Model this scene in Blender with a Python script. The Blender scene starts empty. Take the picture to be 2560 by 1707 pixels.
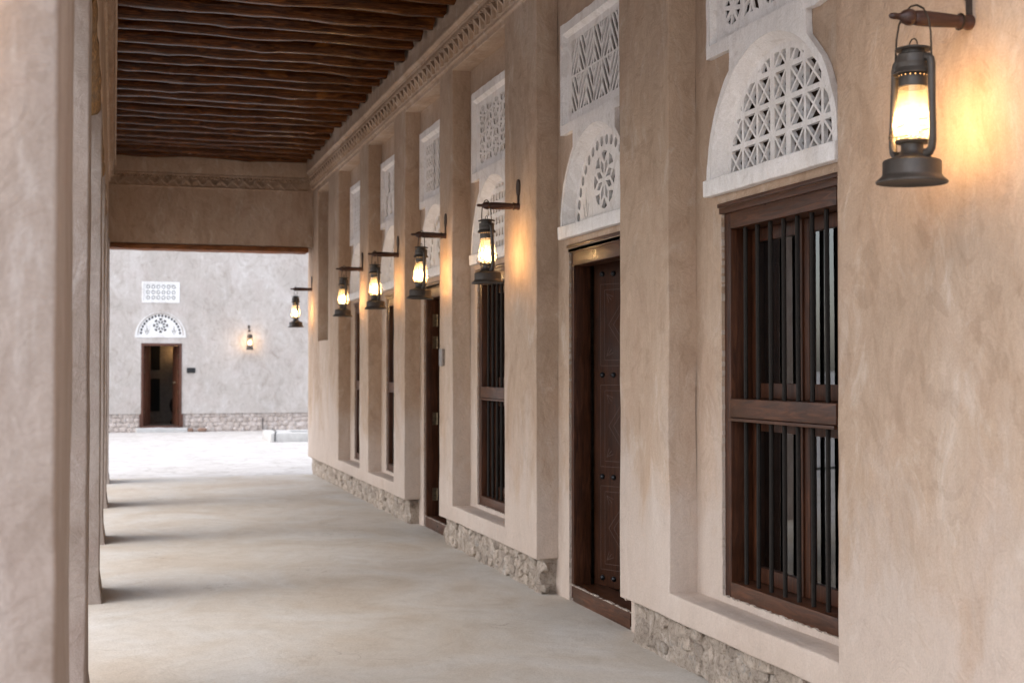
import bpy, bmesh, math, random
from mathutils import Vector, Matrix, noise
R = math.radians
SC = bpy.context.scene
COL = SC.collection
rnd = random.Random(7)

# ------------------------------------------------------------------ camera
EYE = 1.45
CAM_YAW, CAM_PITCH, FPX = R(16.7326), R(1.18449), 3313.0
cam = bpy.data.cameras.new("camera")
cam.sensor_width = 36.0
cam.lens = FPX / 2560.0 * 36.0
cam.clip_start, cam.clip_end = 0.05, 3000.0
cam.dof.use_dof = True
cam.dof.focus_distance = 6.6
cam.dof.aperture_fstop = 4.0
cam_o = bpy.data.objects.new("camera", cam)
COL.objects.link(cam_o)
fw = Vector((math.sin(CAM_YAW) * math.cos(CAM_PITCH), math.cos(CAM_YAW) * math.cos(CAM_PITCH), math.sin(CAM_PITCH)))
rt = Vector((math.cos(CAM_YAW), -math.sin(CAM_YAW), 0))
up = rt.cross(fw)
m = Matrix((rt, up, -fw)).transposed().to_4x4()
m.translation = Vector((0, 0, EYE))
cam_o.matrix_world = m
SC.camera = cam_o

# ------------------------------------------------------------------ world
SUN_EL, SUN_AZ = R(51), R(-97)      # azimuth from +Y towards +X
w = bpy.data.worlds.new("World")
SC.world = w
w.use_nodes = True
nt = w.node_tree
nt.nodes.clear()
sky = nt.nodes.new("ShaderNodeTexSky")
sky.sky_type = 'NISHITA'
sky.sun_disc = False
sky.sun_elevation = SUN_EL
sky.sun_rotation = SUN_AZ
sky.air_density = 1.0
sky.dust_density = 2.5
hs = nt.nodes.new("ShaderNodeHueSaturation")
hs.inputs["Saturation"].default_value = 0.56
bg = nt.nodes.new("ShaderNodeBackground")
bg.inputs["Strength"].default_value = 0.15
wo = nt.nodes.new("ShaderNodeOutputWorld")
nt.links.new(sky.outputs[0], hs.inputs["Color"])
nt.links.new(hs.outputs[0], bg.inputs["Color"])
nt.links.new(bg.outputs[0], wo.inputs["Surface"])

sun = bpy.data.lights.new("sun", 'SUN')
sun.energy = 0.6
sun.angle = R(110)
sun.color = (1.0, 0.98, 0.97)
sun_o = bpy.data.objects.new("sun", sun)
COL.objects.link(sun_o)
sd = Vector((math.sin(SUN_AZ) * math.cos(SUN_EL), math.cos(SUN_AZ) * math.cos(SUN_EL), math.sin(SUN_EL)))
sun_o.rotation_euler = sd.to_track_quat('Z', 'Y').to_euler()
sun_o.location = (-6, 5, 20)

SC.view_settings.view_transform = 'Standard'
SC.view_settings.look = 'None'
SC.view_settings.gamma = 1
SC.view_settings.exposure = 1.42
LAMP_POWER = 140.0
SC.render.engine = 'CYCLES'
cy = SC.cycles
cy.use_denoising = True
cy.max_bounces = 10
cy.diffuse_bounces = 6
cy.glossy_bounces = 4
cy.transmission_bounces = 6
cy.transparent_max_bounces = 10
cy.caustics_reflective = False
cy.caustics_refractive = False
cy.sample_clamp_indirect = 6.0

# ------------------------------------------------------------------ materials
def new_mat(name):
    mt = bpy.data.materials.new(name)
    mt.use_nodes = True
    t = mt.node_tree
    for n in list(t.nodes):
        if n.type != 'OUTPUT_MATERIAL':
            t.nodes.remove(n)
    out = [n for n in t.nodes if n.type == 'OUTPUT_MATERIAL'][0]
    b = t.nodes.new("ShaderNodeBsdfPrincipled")
    t.links.new(b.outputs[0], out.inputs[0])
    return mt, t, b, out

def N(t, kind, **kw):
    n = t.nodes.new(kind)
    for k, v in kw.items():
        if k in n.inputs:
            n.inputs[k].default_value = v
        else:
            setattr(n, k, v)
    return n

def wpos(t, scale=(1, 1, 1)):
    g = t.nodes.new("ShaderNodeNewGeometry")
    mp = t.nodes.new("ShaderNodeMapping")
    mp.inputs["Scale"].default_value = scale
    t.links.new(g.outputs["Position"], mp.inputs[0])
    return mp.outputs[0]

def opos(t, scale=(1, 1, 1)):
    g = t.nodes.new("ShaderNodeTexCoord")
    mp = t.nodes.new("ShaderNodeMapping")
    mp.inputs["Scale"].default_value = scale
    t.links.new(g.outputs["Object"], mp.inputs[0])
    return mp.outputs[0]

def ramp(t, src, stops):
    r = t.nodes.new("ShaderNodeValToRGB")
    el = r.color_ramp.elements
    while len(el) > 1:
        el.remove(el[-1])
    el[0].position, el[0].color = stops[0][0], tuple(stops[0][1]) + (1,)
    for p, c in stops[1:]:
        e = el.new(p)
        e.color = tuple(c) + (1,)
    t.links.new(src, r.inputs[0])
    return r.outputs[0]

def mix(t, fac, a, b, mode='MIX'):
    n = t.nodes.new("ShaderNodeMix")
    n.data_type = 'RGBA'
    n.blend_type = mode
    for sock, v in ((n.inputs[0], fac), (n.inputs[6], a), (n.inputs[7], b)):
        if isinstance(v, (int, float)):
            sock.default_value = v
        elif isinstance(v, tuple):
            sock.default_value = v + (1,) if len(v) == 3 else v
        else:
            t.links.new(v, sock)
    return n.outputs[2]

def noise_n(t, vec, scale, detail=6, rough=0.6, dist=0.0):
    n = t.nodes.new("ShaderNodeTexNoise")
    n.inputs["Scale"].default_value = scale
    n.inputs["Detail"].default_value = detail
    n.inputs["Roughness"].default_value = rough
    n.inputs["Distortion"].default_value = dist
    t.links.new(vec, n.inputs["Vector"])
    return n.outputs[0]

def bump(t, b, src, strength, dist=0.01, prev=None):
    n = t.nodes.new("ShaderNodeBump")
    n.inputs["Strength"].default_value = strength
    n.inputs["Distance"].default_value = dist
    t.links.new(src, n.inputs["Height"])
    if prev is not None:
        t.links.new(prev, n.inputs["Normal"])
    t.links.new(n.outputs[0], b.inputs["Normal"])
    return n.outputs[0]

def s3(c, k):
    return (c[0] * k, c[1] * k, c[2] * k)

def plaster(name, base, pale, deep, rough=0.85, bs=1.0, vert=0.45, stain=0.5, damp_and_light=False):
    mt, t, b, out = new_mat(name)
    p = wpos(t, (1, 1, vert))
    q = wpos(t)
    big = noise_n(t, p, 1.3, 5, 0.55, 0.6)
    mid = noise_n(t, p, 5.0, 8, 0.68, 1.2)
    c = ramp(t, mid, [(0.30, deep), (0.46, base), (0.55, base), (0.68, pale)])
    c2 = ramp(t, big, [(0.32, s3(base, 0.78)), (0.5, base), (0.66, s3(pale, 1.05))])
    c = mix(t, 0.42, c, c2)
    br = noise_n(t, wpos(t, (6, 6, 1.8)), 2.2, 8, 0.7, 1.2)
    c = mix(t, 0.6, c, ramp(t, br, [(0.3, (0.84, 0.82, 0.80)), (0.5, (1, 1, 1)), (0.7, (1.10, 1.10, 1.11))]), 'MULTIPLY')
    pt = noise_n(t, wpos(t, (1, 1, .7)), 3.1, 9, 0.6, 2.2)
    c = mix(t, 0.6, c, ramp(t, pt, [(0.40, (0.84, 0.82, 0.80)), (0.43, (1, 1, 1)), (0.585, (1, 1, 1)), (0.60, (1.13, 1.14, 1.16)), (0.66, (1.02, 1.02, 1.02))]), 'MULTIPLY')
    # pinkish patches
    pk = noise_n(t, q, 2.1, 4, 0.5, 1.0)
    f = ramp(t, pk, [(0.5, (0, 0, 0)), (0.68, (1, 1, 1))])
    c = mix(t, mix(t, 1.0, f, (0.35 * stain,) * 3, 'MULTIPLY'), c, (base[0] * 0.96, base[1] * 0.86, base[2] * 0.88))
    if damp_and_light:  # pale salt bloom near the base, plus low-wall brightness painted into the colour
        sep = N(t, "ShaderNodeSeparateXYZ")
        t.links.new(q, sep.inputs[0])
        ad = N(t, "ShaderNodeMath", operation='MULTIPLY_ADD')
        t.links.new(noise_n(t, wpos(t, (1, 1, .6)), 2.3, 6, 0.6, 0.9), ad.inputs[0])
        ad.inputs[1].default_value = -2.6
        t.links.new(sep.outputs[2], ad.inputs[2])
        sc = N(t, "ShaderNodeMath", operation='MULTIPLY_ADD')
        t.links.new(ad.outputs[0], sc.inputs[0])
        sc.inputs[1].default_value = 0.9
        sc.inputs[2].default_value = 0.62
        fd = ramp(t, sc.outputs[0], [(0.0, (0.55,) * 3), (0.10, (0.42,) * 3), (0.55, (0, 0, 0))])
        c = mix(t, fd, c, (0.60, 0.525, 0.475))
    # fine speckle and hair cracks
    fine = noise_n(t, q, 120, 3, 0.7)
    c = mix(t, 0.35, c, ramp(t, fine, [(0.3, (0.74,) * 3), (0.7, (1.14,) * 3)]), 'MULTIPLY')
    swirl = noise_n(t, q, 9, 10, 0.75, 3.5)
    cr = ramp(t, swirl, [(0.485, (1, 1, 1)), (0.5, (0.76, 0.72, 0.69)), (0.515, (1, 1, 1))])
    c = mix(t, 0.55, c, cr, 'MULTIPLY')
    t.links.new(c, b.inputs["Base Color"])
    b.inputs["Roughness"].default_value = rough
    b.inputs["Specular IOR Level"].default_value = 0.25
    n1 = bump(t, b, noise_n(t, q, 7, 8, 0.62, 1.5), 0.5 * bs, 0.025)
    bump(t, b, noise_n(t, q, 90, 4, 0.7), 0.35 * bs, 0.003, n1)
    return mt

PLASTER = plaster("wall_plaster", (0.485, 0.357, 0.262), (0.62, 0.52, 0.437), (0.385, 0.262, 0.180), damp_and_light=True)
PLASTER_COL = plaster("column_plaster", (0.39, 0.325, 0.285), (0.55, 0.50, 0.475), (0.24, 0.175, 0.135), stain=0.7)
PLASTER_SKYLIT = plaster("skylit_plaster", (0.51, 0.465, 0.43), (0.63, 0.60, 0.58), (0.35, 0.29, 0.25), vert=0.8)  # same plaster as the walkway, with cool open-sky light put into its colour
WHITE = plaster("white_lime_plaster", (0.87, 0.84, 0.82), (0.89, 0.87, 0.855), (0.79, 0.745, 0.71), bs=0.8, stain=0.15)
WHITE_FAR = plaster("bright_white_plaster", (0.80, 0.79, 0.78), (0.84, 0.84, 0.84), (0.74, 0.73, 0.72), bs=0.4, stain=0.1)
RIM = plaster("pale_mortar", (0.50, 0.42, 0.35), (0.62, 0.55, 0.49), (0.38, 0.29, 0.22))
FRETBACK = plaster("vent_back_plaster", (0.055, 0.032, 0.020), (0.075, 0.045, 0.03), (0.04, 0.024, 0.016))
FLOOR = None
def floor_mat():
    mt, t, b, out = new_mat("cement_floor")
    p = wpos(t, (1, 0.8, 1))
    q = wpos(t, (0.9, 1.0, 1))
    a = noise_n(t, p, 1.1, 6, 0.6, 1.2)
    c = ramp(t, a, [(0.3, (0.49, 0.425, 0.35)), (0.48, (0.535, 0.49, 0.43)), (0.6, (0.56, 0.53, 0.485)), (0.75, (0.61, 0.595, 0.565))])
    s = noise_n(t, wpos(t, (1, .75, 1)), 4.5, 9, 0.72, 1.4)
    c = mix(t, 0.75, c, ramp(t, s, [(0.32, (0.87, 0.85, 0.82)), (0.5, (1, 1, 1)), (0.68, (1.08, 1.08, 1.08))]), 'MULTIPLY')
    f = noise_n(t, wpos(t), 75, 5, 0.8)
    c = mix(t, 0.7, c, ramp(t, f, [(0.3, (0.74, 0.72, 0.70)), (0.5, (1, 1, 1)), (0.7, (1.12,) * 3)]), 'MULTIPLY')
    vk = t.nodes.new("ShaderNodeTexVoronoi")
    vk.feature = 'DISTANCE_TO_EDGE'
    vk.inputs["Scale"].default_value = 0.55
    nz = t.nodes.new("ShaderNodeTexNoise")
    nz.inputs["Scale"].default_value = 2.5
    nz.inputs["Detail"].default_value = 8
    g0 = wpos(t)
    t.links.new(g0, nz.inputs["Vector"])
    va = t.nodes.new("ShaderNodeVectorMath")
    va.operation = 'ADD'
    t.links.new(g0, va.inputs[0])
    t.links.new(nz.outputs["Color"], va.inputs[1])
    t.links.new(va.outputs[0], vk.inputs["Vector"])
    brk = ramp(t, noise_n(t, g0, 1.3, 3, 0.5), [(0.5, (0, 0, 0)), (0.6, (0.7, 0.7, 0.7))])
    ln = ramp(t, vk.outputs[0], [(0.0, (0.62, 0.58, 0.54)), (0.004, (1, 1, 1))])
    c = mix(t, brk, c, mix(t, 1.0, c, ln, 'MULTIPLY'))
    cr = noise_n(t, q, 14, 10, 0.75, 3.0)
    c = mix(t, 0.6, c, ramp(t, cr, [(0.485, (1, 1, 1)), (0.5, (0.90, 0.88, 0.86)), (0.515, (1, 1, 1))]), 'MULTIPLY')
    t.links.new(c, b.inputs["Base Color"])
    b.inputs["Roughness"].default_value = 0.72
    b.inputs["Specular IOR Level"].default_value = 0.3
    n1 = bump(t, b, noise_n(t, q, 4, 6, 0.55, 0.8), 0.22, 0.03)
    bump(t, b, noise_n(t, wpos(t), 70, 5, 0.7), 0.5, 0.004, n1)
    return mt
FLOOR = floor_mat()

def ground_mat():
    mt, t, b, out = new_mat("courtyard_stone")
    q = wpos(t, (0.6, 1, 1))
    v = t.nodes.new("ShaderNodeTexVoronoi")
    v.feature = 'DISTANCE_TO_EDGE'
    v.inputs["Scale"].default_value = 2.2
    n = t.nodes.new("ShaderNodeVectorMath")
    n.operation = 'ADD'
    nn = t.nodes.new("ShaderNodeTexNoise")
    nn.inputs["Scale"].default_value = 2.0
    t.links.new(q, nn.inputs["Vector"])
    t.links.new(q, n.inputs[0])
    t.links.new(nn.outputs["Color"], n.inputs[1])
    t.links.new(n.outputs[0], v.inputs["Vector"])
    a = noise_n(t, q, 3, 8, 0.7, 0.8)
    c = ramp(t, a, [(0.3, (0.44, 0.415, 0.39)), (0.5, (0.54, 0.515, 0.495)), (0.7, (0.60, 0.585, 0.57))])
    g = ramp(t, v.outputs[0], [(0.0, (0.72, 0.70, 0.68)), (0.06, (1, 1, 1))])
    c = mix(t, 0.8, c, g, 'MULTIPLY')
    t.links.new(c, b.inputs["Base Color"])
    b.inputs["Roughness"].default_value = 0.9
    n1 = bump(t, b, v.outputs[0], 0.5, 0.05)
    bump(t, b, noise_n(t, q, 18, 6, 0.7), 0.6, 0.02, n1)
    return mt
GROUND = ground_mat()

def rubble_mat(name="rubble_masonry", k=1.0, warm=1.0):
    mt, t, b, out = new_mat(name)
    q = wpos(t)
    a = noise_n(t, q, 9, 8, 0.7, 0.8)
    c = ramp(t, a, [(0.30, (0.17 * k, 0.13 * k, 0.10 * k)), (0.42, (0.38 * k, 0.31 * k, 0.25 * k)), (0.55, (0.47 * k, 0.39 * k, 0.32 * k)), (0.7, (0.60 * k, 0.54 * k, 0.48 * k))])
    if warm != 1.0:
        c = mix(t, 1.0, c, (warm, 0.97, 1.0 / warm), 'MULTIPLY')
    gsp = noise_n(t, q, 4.5, 6, 0.8, 1.5)
    f = ramp(t, gsp, [(0.58, (0, 0, 0)), (0.66, (0.8, 0.8, 0.8))])
    c = mix(t, f, c, (0.30 * k, 0.285 * k, 0.265 * k))
    sp = noise_n(t, q, 55, 4, 0.8)
    c = mix(t, 0.7, c, ramp(t, sp, [(0.36, (0.42, 0.38, 0.34)), (0.47, (1, 1, 1)), (0.7, (1.2,) * 3)]), 'MULTIPLY')
    t.links.new(c, b.inputs["Base Color"])
    b.inputs["Roughness"].default_value = 0.95
    n1 = bump(t, b, noise_n(t, q, 16, 8, 0.75, 1.0), 0.9, 0.03)
    bump(t, b, noise_n(t, q, 110, 4, 0.7), 0.7, 0.005, n1)
    return mt
RUBBLE = rubble_mat()
RUBBLE_STONE = [rubble_mat("pale_coral_stone", 1.08), rubble_mat("grey_coral_stone", 0.85), rubble_mat("plastered_stone", 1.2)]
RUBBLE_FAR = rubble_mat("grey_rubble", 1.35, 0.93)

def wood_mat(name, dark, mid_, lite, rough=0.42, axis=2, scale=1.0, coord=wpos, knots=False, spec=0.5):
    mt, t, b, out = new_mat(name)
    st = [14 * scale] * 3
    st[axis] = 1.2 * scale
    q = coord(t, tuple(st))
    g = noise_n(t, q, 3.0, 8, 0.65, 1.2)
    c = ramp(t, g, [(0.3, dark), (0.5, mid_), (0.72, lite)])
    bl = noise_n(t, coord(t), 5.0, 5, 0.6)
    c = mix(t, 0.6, c, ramp(t, bl, [(0.3, (0.6, 0.6, 0.6)), (0.7, (1.25, 1.2, 1.15))]), 'MULTIPLY')
    if knots:
        kn = noise_n(t, coord(t, (2.2, 6, 6)), 1.7, 2, 0.4)
        f = ramp(t, kn, [(0.66, (0, 0, 0)), (0.74, (0.7, 0.7, 0.7))])
        c = mix(t, f, c, (0.24, 0.085, 0.018))
    t.links.new(c, b.inputs["Base Color"])
    r = ramp(t, bl, [(0.3, (rough * 0.75,) * 3), (0.7, (min(1, rough * 1.3),) * 3)])
    t.links.new(r, b.inputs["Roughness"])
    b.inputs["Specular IOR Level"].default_value = spec
    n1 = bump(t, b, g, 0.4, 0.004)
    bump(t, b, noise_n(t, coord(t), 60, 4, 0.7), 0.2, 0.003, n1)
    return mt
WOOD = wood_mat("window_wood", (0.022, 0.0075, 0.0035), (0.056, 0.0195, 0.009), (0.115, 0.042, 0.019), 0.40, spec=0.3)
WOOD_H = wood_mat("window_rail_wood", (0.026, 0.009, 0.004), (0.066, 0.024, 0.0105), (0.135, 0.051, 0.023), 0.36, axis=1, spec=0.35)
DOORWOOD = wood_mat("carved_door_wood", (0.020, 0.0062, 0.0022), (0.040, 0.0125, 0.0045), (0.062, 0.021, 0.008), 0.55, spec=0.2)
WOOD_RED = wood_mat("red_brown_wood", (0.055, 0.018, 0.009), (0.095, 0.033, 0.017), (0.13, 0.048, 0.025), 0.5)
POLE = wood_mat("varnished_pole_wood", (0.014, 0.0045, 0.0012), (0.070, 0.022, 0.005), (0.20, 0.070, 0.015), 0.22, axis=0, knots=True, spec=0.13)
LINTELWOOD = wood_mat("rough_timber", (0.09, 0.03, 0.009), (0.22, 0.08, 0.025), (0.38, 0.16, 0.055), 0.8, axis=0)
PALMWOOD = wood_mat("fibrous_palm_timber", (0.06, 0.03, 0.009), (0.19, 0.10, 0.03), (0.36, 0.20, 0.07), 0.95, axis=1, scale=2.0)
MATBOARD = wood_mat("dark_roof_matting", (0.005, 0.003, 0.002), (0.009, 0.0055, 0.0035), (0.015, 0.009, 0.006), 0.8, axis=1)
ARMWOOD = wood_mat("bracket_wood", (0.02, 0.008, 0.005), (0.055, 0.02, 0.012), (0.10, 0.045, 0.03), 0.4, axis=0)

def simple(name, col, rough=0.5, metal=0.0, spec=0.5, var=0.25, scale=25):
    mt, t, b, out = new_mat(name)
    q = opos(t)
    a = noise_n(t, q, scale, 6, 0.65)
    c = ramp(t, a, [(0.3, s3(col, 1 - var)), (0.7, s3(col, 1 + var))])
    t.links.new(c, b.inputs["Base Color"])
    b.inputs["Roughness"].default_value = rough
    b.inputs["Metallic"].default_value = metal
    b.inputs["Specular IOR Level"].default_value = spec
    bump(t, b, a, 0.12, 0.003)
    return mt
IRON = simple("iron_bar", (0.014, 0.0105, 0.0085), 0.6, 0.0, 0.2, 0.4, 60)
STUDMETAL = simple("dark_iron_stud", (0.02, 0.021, 0.024), 0.38, 0.4)
LANTERN = simple("lantern_grey_enamel", (0.060, 0.049, 0.041), 0.45, 0.25, 0.5, 0.3, 18)
WIRE = simple("wire_steel", (0.06, 0.045, 0.033), 0.4, 0.8)
STRAP = simple("strap_steel", (0.075, 0.055, 0.045), 0.55, 0.5)
BRASS = simple("hinge_brass", (0.26, 0.20, 0.13), 0.38, 0.9, 0.5, 0.5, 40)
BLACKBOX = simple("black_plastic", (0.015, 0.016, 0.018), 0.35)
GREYBOX = simple("grey_metal_box", (0.26, 0.23, 0.21), 0.45, 0.6)
CARVE = simple("carved_groove", (0.058, 0.022, 0.010), 0.6)
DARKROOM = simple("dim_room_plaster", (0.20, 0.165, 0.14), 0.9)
FARROOM = simple("far_room_plaster", (0.42, 0.36, 0.31), 0.9)
DARKCLOTH = simple("dark_furnishing", (0.02, 0.017, 0.015), 0.7)
STONEPALE = simple("pale_stone", (0.50, 0.49, 0.475), 0.9, 0, 0.2, 0.12, 9)
REDSTONE = simple("reddish_stone", (0.24, 0.15, 0.11), 0.9, 0, 0.2, 0.25, 12)

def glass_pane():
    mt, t, b, out = new_mat("window_glass")
    t.nodes.remove(b)
    tr = N(t, "ShaderNodeBsdfTransparent")
    tr.inputs[0].default_value = (0.80, 0.82, 0.82, 1)
    gl = N(t, "ShaderNodeBsdfGlossy")
    gl.inputs["Roughness"].default_value = 0.015
    gl.inputs[0].default_value = (0.95, 0.95, 0.95, 1)
    fr = N(t, "ShaderNodeFresnel")
    fr.inputs["IOR"].default_value = 2.1
    g = opos(t)
    bp = N(t, "ShaderNodeBump")
    bp.inputs["Strength"].default_value = 0.05
    bp.inputs["Distance"].default_value = 0.01
    t.links.new(noise_n(t, g, 2.5, 2, 0.5), bp.inputs["Height"])
    t.links.new(bp.outputs[0], gl.inputs["Normal"])
    mx = N(t, "ShaderNodeMixShader")
    t.links.new(fr.outputs[0], mx.inputs[0])
    t.links.new(tr.outputs[0], mx.inputs[1])
    t.links.new(gl.outputs[0], mx.inputs[2])
    t.links.new(mx.outputs[0], out.inputs[0])
    return mt
GLASS = glass_pane()

def globe_mat():
    mt, t, b, out = new_mat("frosted_lantern_glass")
    t.nodes.remove(b)
    tr = N(t, "ShaderNodeBsdfTransparent")
    tr.inputs[0].default_value = (1.0, 0.93, 0.80, 1)
    tl = N(t, "ShaderNodeBsdfTranslucent")
    tl.inputs[0].default_value = (0.95, 0.80, 0.58, 1)
    gl = N(t, "ShaderNodeBsdfGlossy")
    gl.inputs["Roughness"].default_value = 0.08
    m1 = N(t, "ShaderNodeMixShader")
    m1.inputs[0].default_value = 0.12
    m2 = N(t, "ShaderNodeMixShader")
    m2.inputs[0].default_value = 0.08
    t.links.new(tr.outputs[0], m1.inputs[1])
    t.links.new(tl.outputs[0], m1.inputs[2])
    t.links.new(m1.outputs[0], m2.inputs[1])
    t.links.new(gl.outputs[0], m2.inputs[2])
    t.links.new(m2.outputs[0], out.inputs[0])
    return mt
GLOBE = globe_mat()

def emit(name, col, s):
    mt, t, b, out = new_mat(name)
    t.nodes.remove(b)
    e = N(t, "ShaderNodeEmission")
    e.inputs[0].default_value = col + (1,)
    e.inputs[1].default_value = s
    t.links.new(e.outputs[0], out.inputs[0])
    return mt
BULB = emit("warm_bulb", (1.0, 0.64, 0.31), LAMP_POWER)
HOLEGLOW = emit("vent_glow", (1.0, 0.5, 0.18), 1.1)  # emission that paints lamplight showing through holes; nothing is cut

# ------------------------------------------------------------------ helpers
def fin(name, me, mat, parent=None, label=None, kind=None, smooth=True, angle=35):
    me.materials.clear()
    me.materials.append(mat)
    if smooth:
        me.shade_smooth()
        try:
            me.set_sharp_from_angle(angle=R(angle))
        except Exception:
            pass
    o = bpy.data.objects.new(name, me)
    COL.objects.link(o)
    if parent is not None:
        o.parent = parent
        o.matrix_parent_inverse = parent_world(parent).inverted()
    if label:
        o['label'] = label
    if kind:
        o['kind'] = kind
    return o

def parent_world(p):
    mw = p.matrix_basis.copy()
    q = p
    while q.parent is not None:
        mw = q.parent.matrix_basis @ q.matrix_parent_inverse @ mw if False else q.parent.matrix_basis @ (q.matrix_parent_inverse @ mw)
        q = q.parent
    return mw

def thing(name, label, cat, loc=(0, 0, 0), rz=0, group=None):
    o = bpy.data.objects.new(name, None)
    COL.objects.link(o)
    o.empty_display_size = 0.1
    o.location = loc
    o.rotation_euler = (0, 0, rz)
    o['label'] = label
    o['category'] = cat
    if group:
        o['group'] = group
    return o

def part_empty(name, loc, parent):
    o = bpy.data.objects.new(name, None)
    COL.objects.link(o)
    o.empty_display_size = 0.1
    o.location = loc
    o.parent = parent
    o.matrix_parent_inverse = parent_world(parent).inverted()
    return o

def tag(o, label, cat, group=None):
    o['label'] = label
    o['category'] = cat
    if group:
        o['group'] = group
    return o

class MB:
    def __init__(s):
        s.v, s.f = [], []
    def add(s, vs, fs):
        k = len(s.v)
        s.v += [tuple(p) for p in vs]
        s.f += [tuple(i + k for i in f) for f in fs]
        return s
    def box(s, x0, x1, y0, y1, z0, z1, M=None):
        vs = [(x, y, z) for z in (z0, z1) for y in (y0, y1) for x in (x0, x1)]
        if M is not None:
            vs = [M @ Vector(p) for p in vs]
        return s.add(vs, [(0, 2, 3, 1), (4, 5, 7, 6), (0, 1, 5, 4), (2, 6, 7, 3), (0, 4, 6, 2), (1, 3, 7, 5)])
    def tube(s, pts, rad, seg=8, cap=True, closed=False):
        pts = [Vector(p) for p in pts]
        n = len(pts)
        rad = rad if isinstance(rad, (list, tuple)) else [rad] * n
        k = len(s.v)
        ref = None
        for i, p in enumerate(pts):
            if closed:
                d = pts[(i + 1) % n] - pts[i - 1]
            else:
                d = pts[min(i + 1, n - 1)] - pts[max(i - 1, 0)]
            d = d.normalized() if d.length > 1e-9 else Vector((0, 0, 1))
            if ref is None:
                ref = Vector((0, 0, 1)) if abs(d.z) < 0.9 else Vector((1, 0, 0))
            a = (ref - d * ref.dot(d))
            a = a.normalized() if a.length > 1e-6 else d.orthogonal().normalized()
            ref = a
            b = d.cross(a)
            for j in range(seg):
                t_ = 2 * math.pi * j / seg
                s.v.append(tuple(p + (a * math.cos(t_) + b * math.sin(t_)) * rad[i]))
        for i in range(n if closed else n - 1):
            i2 = (i + 1) % n
            for j in range(seg):
                j2 = (j + 1) % seg
                s.f.append((k + i * seg + j, k + i * seg + j2, k + i2 * seg + j2, k + i2 * seg + j))
        if cap and not closed:
            s.f.append(tuple(k + j for j in reversed(range(seg))))
            s.f.append(tuple(k + (n - 1) * seg + j for j in range(seg)))
        return s
    def lathe(s, prof, seg=24, M=None, cap=True):
        k = len(s.v)
        for r, z in prof:
            for j in range(seg):
                t_ = 2 * math.pi * j / seg
                p = Vector((r * math.cos(t_), r * math.sin(t_), z))
                s.v.append(tuple(M @ p if M is not None else p))
        for i in range(len(prof) - 1):
            for j in range(seg):
                j2 = (j + 1) % seg
                s.f.append((k + i * seg + j, k + i * seg + j2, k + (i + 1) * seg + j2, k + (i + 1) * seg + j))
        if cap:
            if prof[0][0] > 1e-5:
                s.f.append(tuple(k + j for j in reversed(range(seg))))
            if prof[-1][0] > 1e-5:
                s.f.append(tuple(k + (len(prof) - 1) * seg + j for j in range(seg)))
        return s
    def mesh(s, name="m"):
        me = bpy.data.meshes.new(name)
        me.from_pydata(s.v, [], s.f)
        me.update()
        return me
    def build(s, name, mat, parent=None, label=None, kind=None, smooth=True, angle=35, bevel=0):
        me = s.mesh(name)
        if bevel:
            bm = bmesh.new()
            bm.from_mesh(me)
            bmesh.ops.remove_doubles(bm, verts=bm.verts, dist=1e-5)
            es = [e for e in bm.edges if len(e.link_faces) == 2 and e.calc_face_angle() > 0.6]
            bmesh.ops.bevel(bm, geom=es, offset=bevel, segments=2, affect='EDGES', profile=0.6)
            bm.to_mesh(me)
            bm.free()
        return fin(name, me, mat, parent, label, kind, smooth, angle)

def nvec(p, sc, amp):
    q = Vector(p) * sc
    return Vector((noise.noise(q), noise.noise(q + Vector((31, 7, 3))), noise.noise(q + Vector((5, 53, 17))))) * amp

def wobble(me, sc=2.0, amp=0.008, sc2=9.0, amp2=0.003):
    for v in me.vertices:
        v.co = v.co + nvec(v.co, sc, amp) + nvec(v.co, sc2, amp2)
    me.update()

def soft_box(x0, x1, y0, y1, z0, z1, cell=0.12, bev=0.014, amp=0.006, flare=0.0, amp2=0.003, sc2=9.0):
    bm = bmesh.new()
    bmesh.ops.create_cube(bm, size=1.0)
    for v in bm.verts:
        v.co = Vector((x0 + (v.co.x + .5) * (x1 - x0), y0 + (v.co.y + .5) * (y1 - y0), z0 + (v.co.z + .5) * (z1 - z0)))
    bmesh.ops.bevel(bm, geom=list(bm.edges), offset=bev, segments=3, affect='EDGES', profile=0.5)
    for ax, a, b in ((0, x0, x1), (1, y0, y1), (2, z0, z1)):
        n = int((b - a) / cell)
        for i in range(1, n):
            co = [0, 0, 0]
            no = [0, 0, 0]
            co[ax] = a + (b - a) * i / n
            no[ax] = 1
            bmesh.ops.bisect_plane(bm, geom=list(bm.verts) + list(bm.edges) + list(bm.faces), plane_co=co, plane_no=no, dist=1e-5)
    cx_, cy_ = (x0 + x1) / 2, (y0 + y1) / 2
    for v in bm.verts:
        if flare and v.co.z < z0 + 0.16:
            k = (1 - (v.co.z - z0) / 0.16) ** 2 * flare
            v.co.x += k * (1 if v.co.x > cx_ else -1)
            v.co.y += k * (1 if v.co.y > cy_ else -1)
    me = bpy.data.meshes.new("soft_box")
    bm.to_mesh(me)
    bm.free()
    wobble(me, 1.6, amp, sc2, amp2)
    return me

def frange(a, b, step):
    n = max(1, int(round((b - a) / step)))
    return [a + (b - a) * i / n for i in range(n + 1)]

def grid_lines(feats, step):
    feats = sorted(set(round(f, 4) for f in feats))
    out = []
    for a, b in zip(feats, feats[1:]):
        out += frange(a, b, step)[:-1]
    out.append(feats[-1])
    return out

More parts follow.
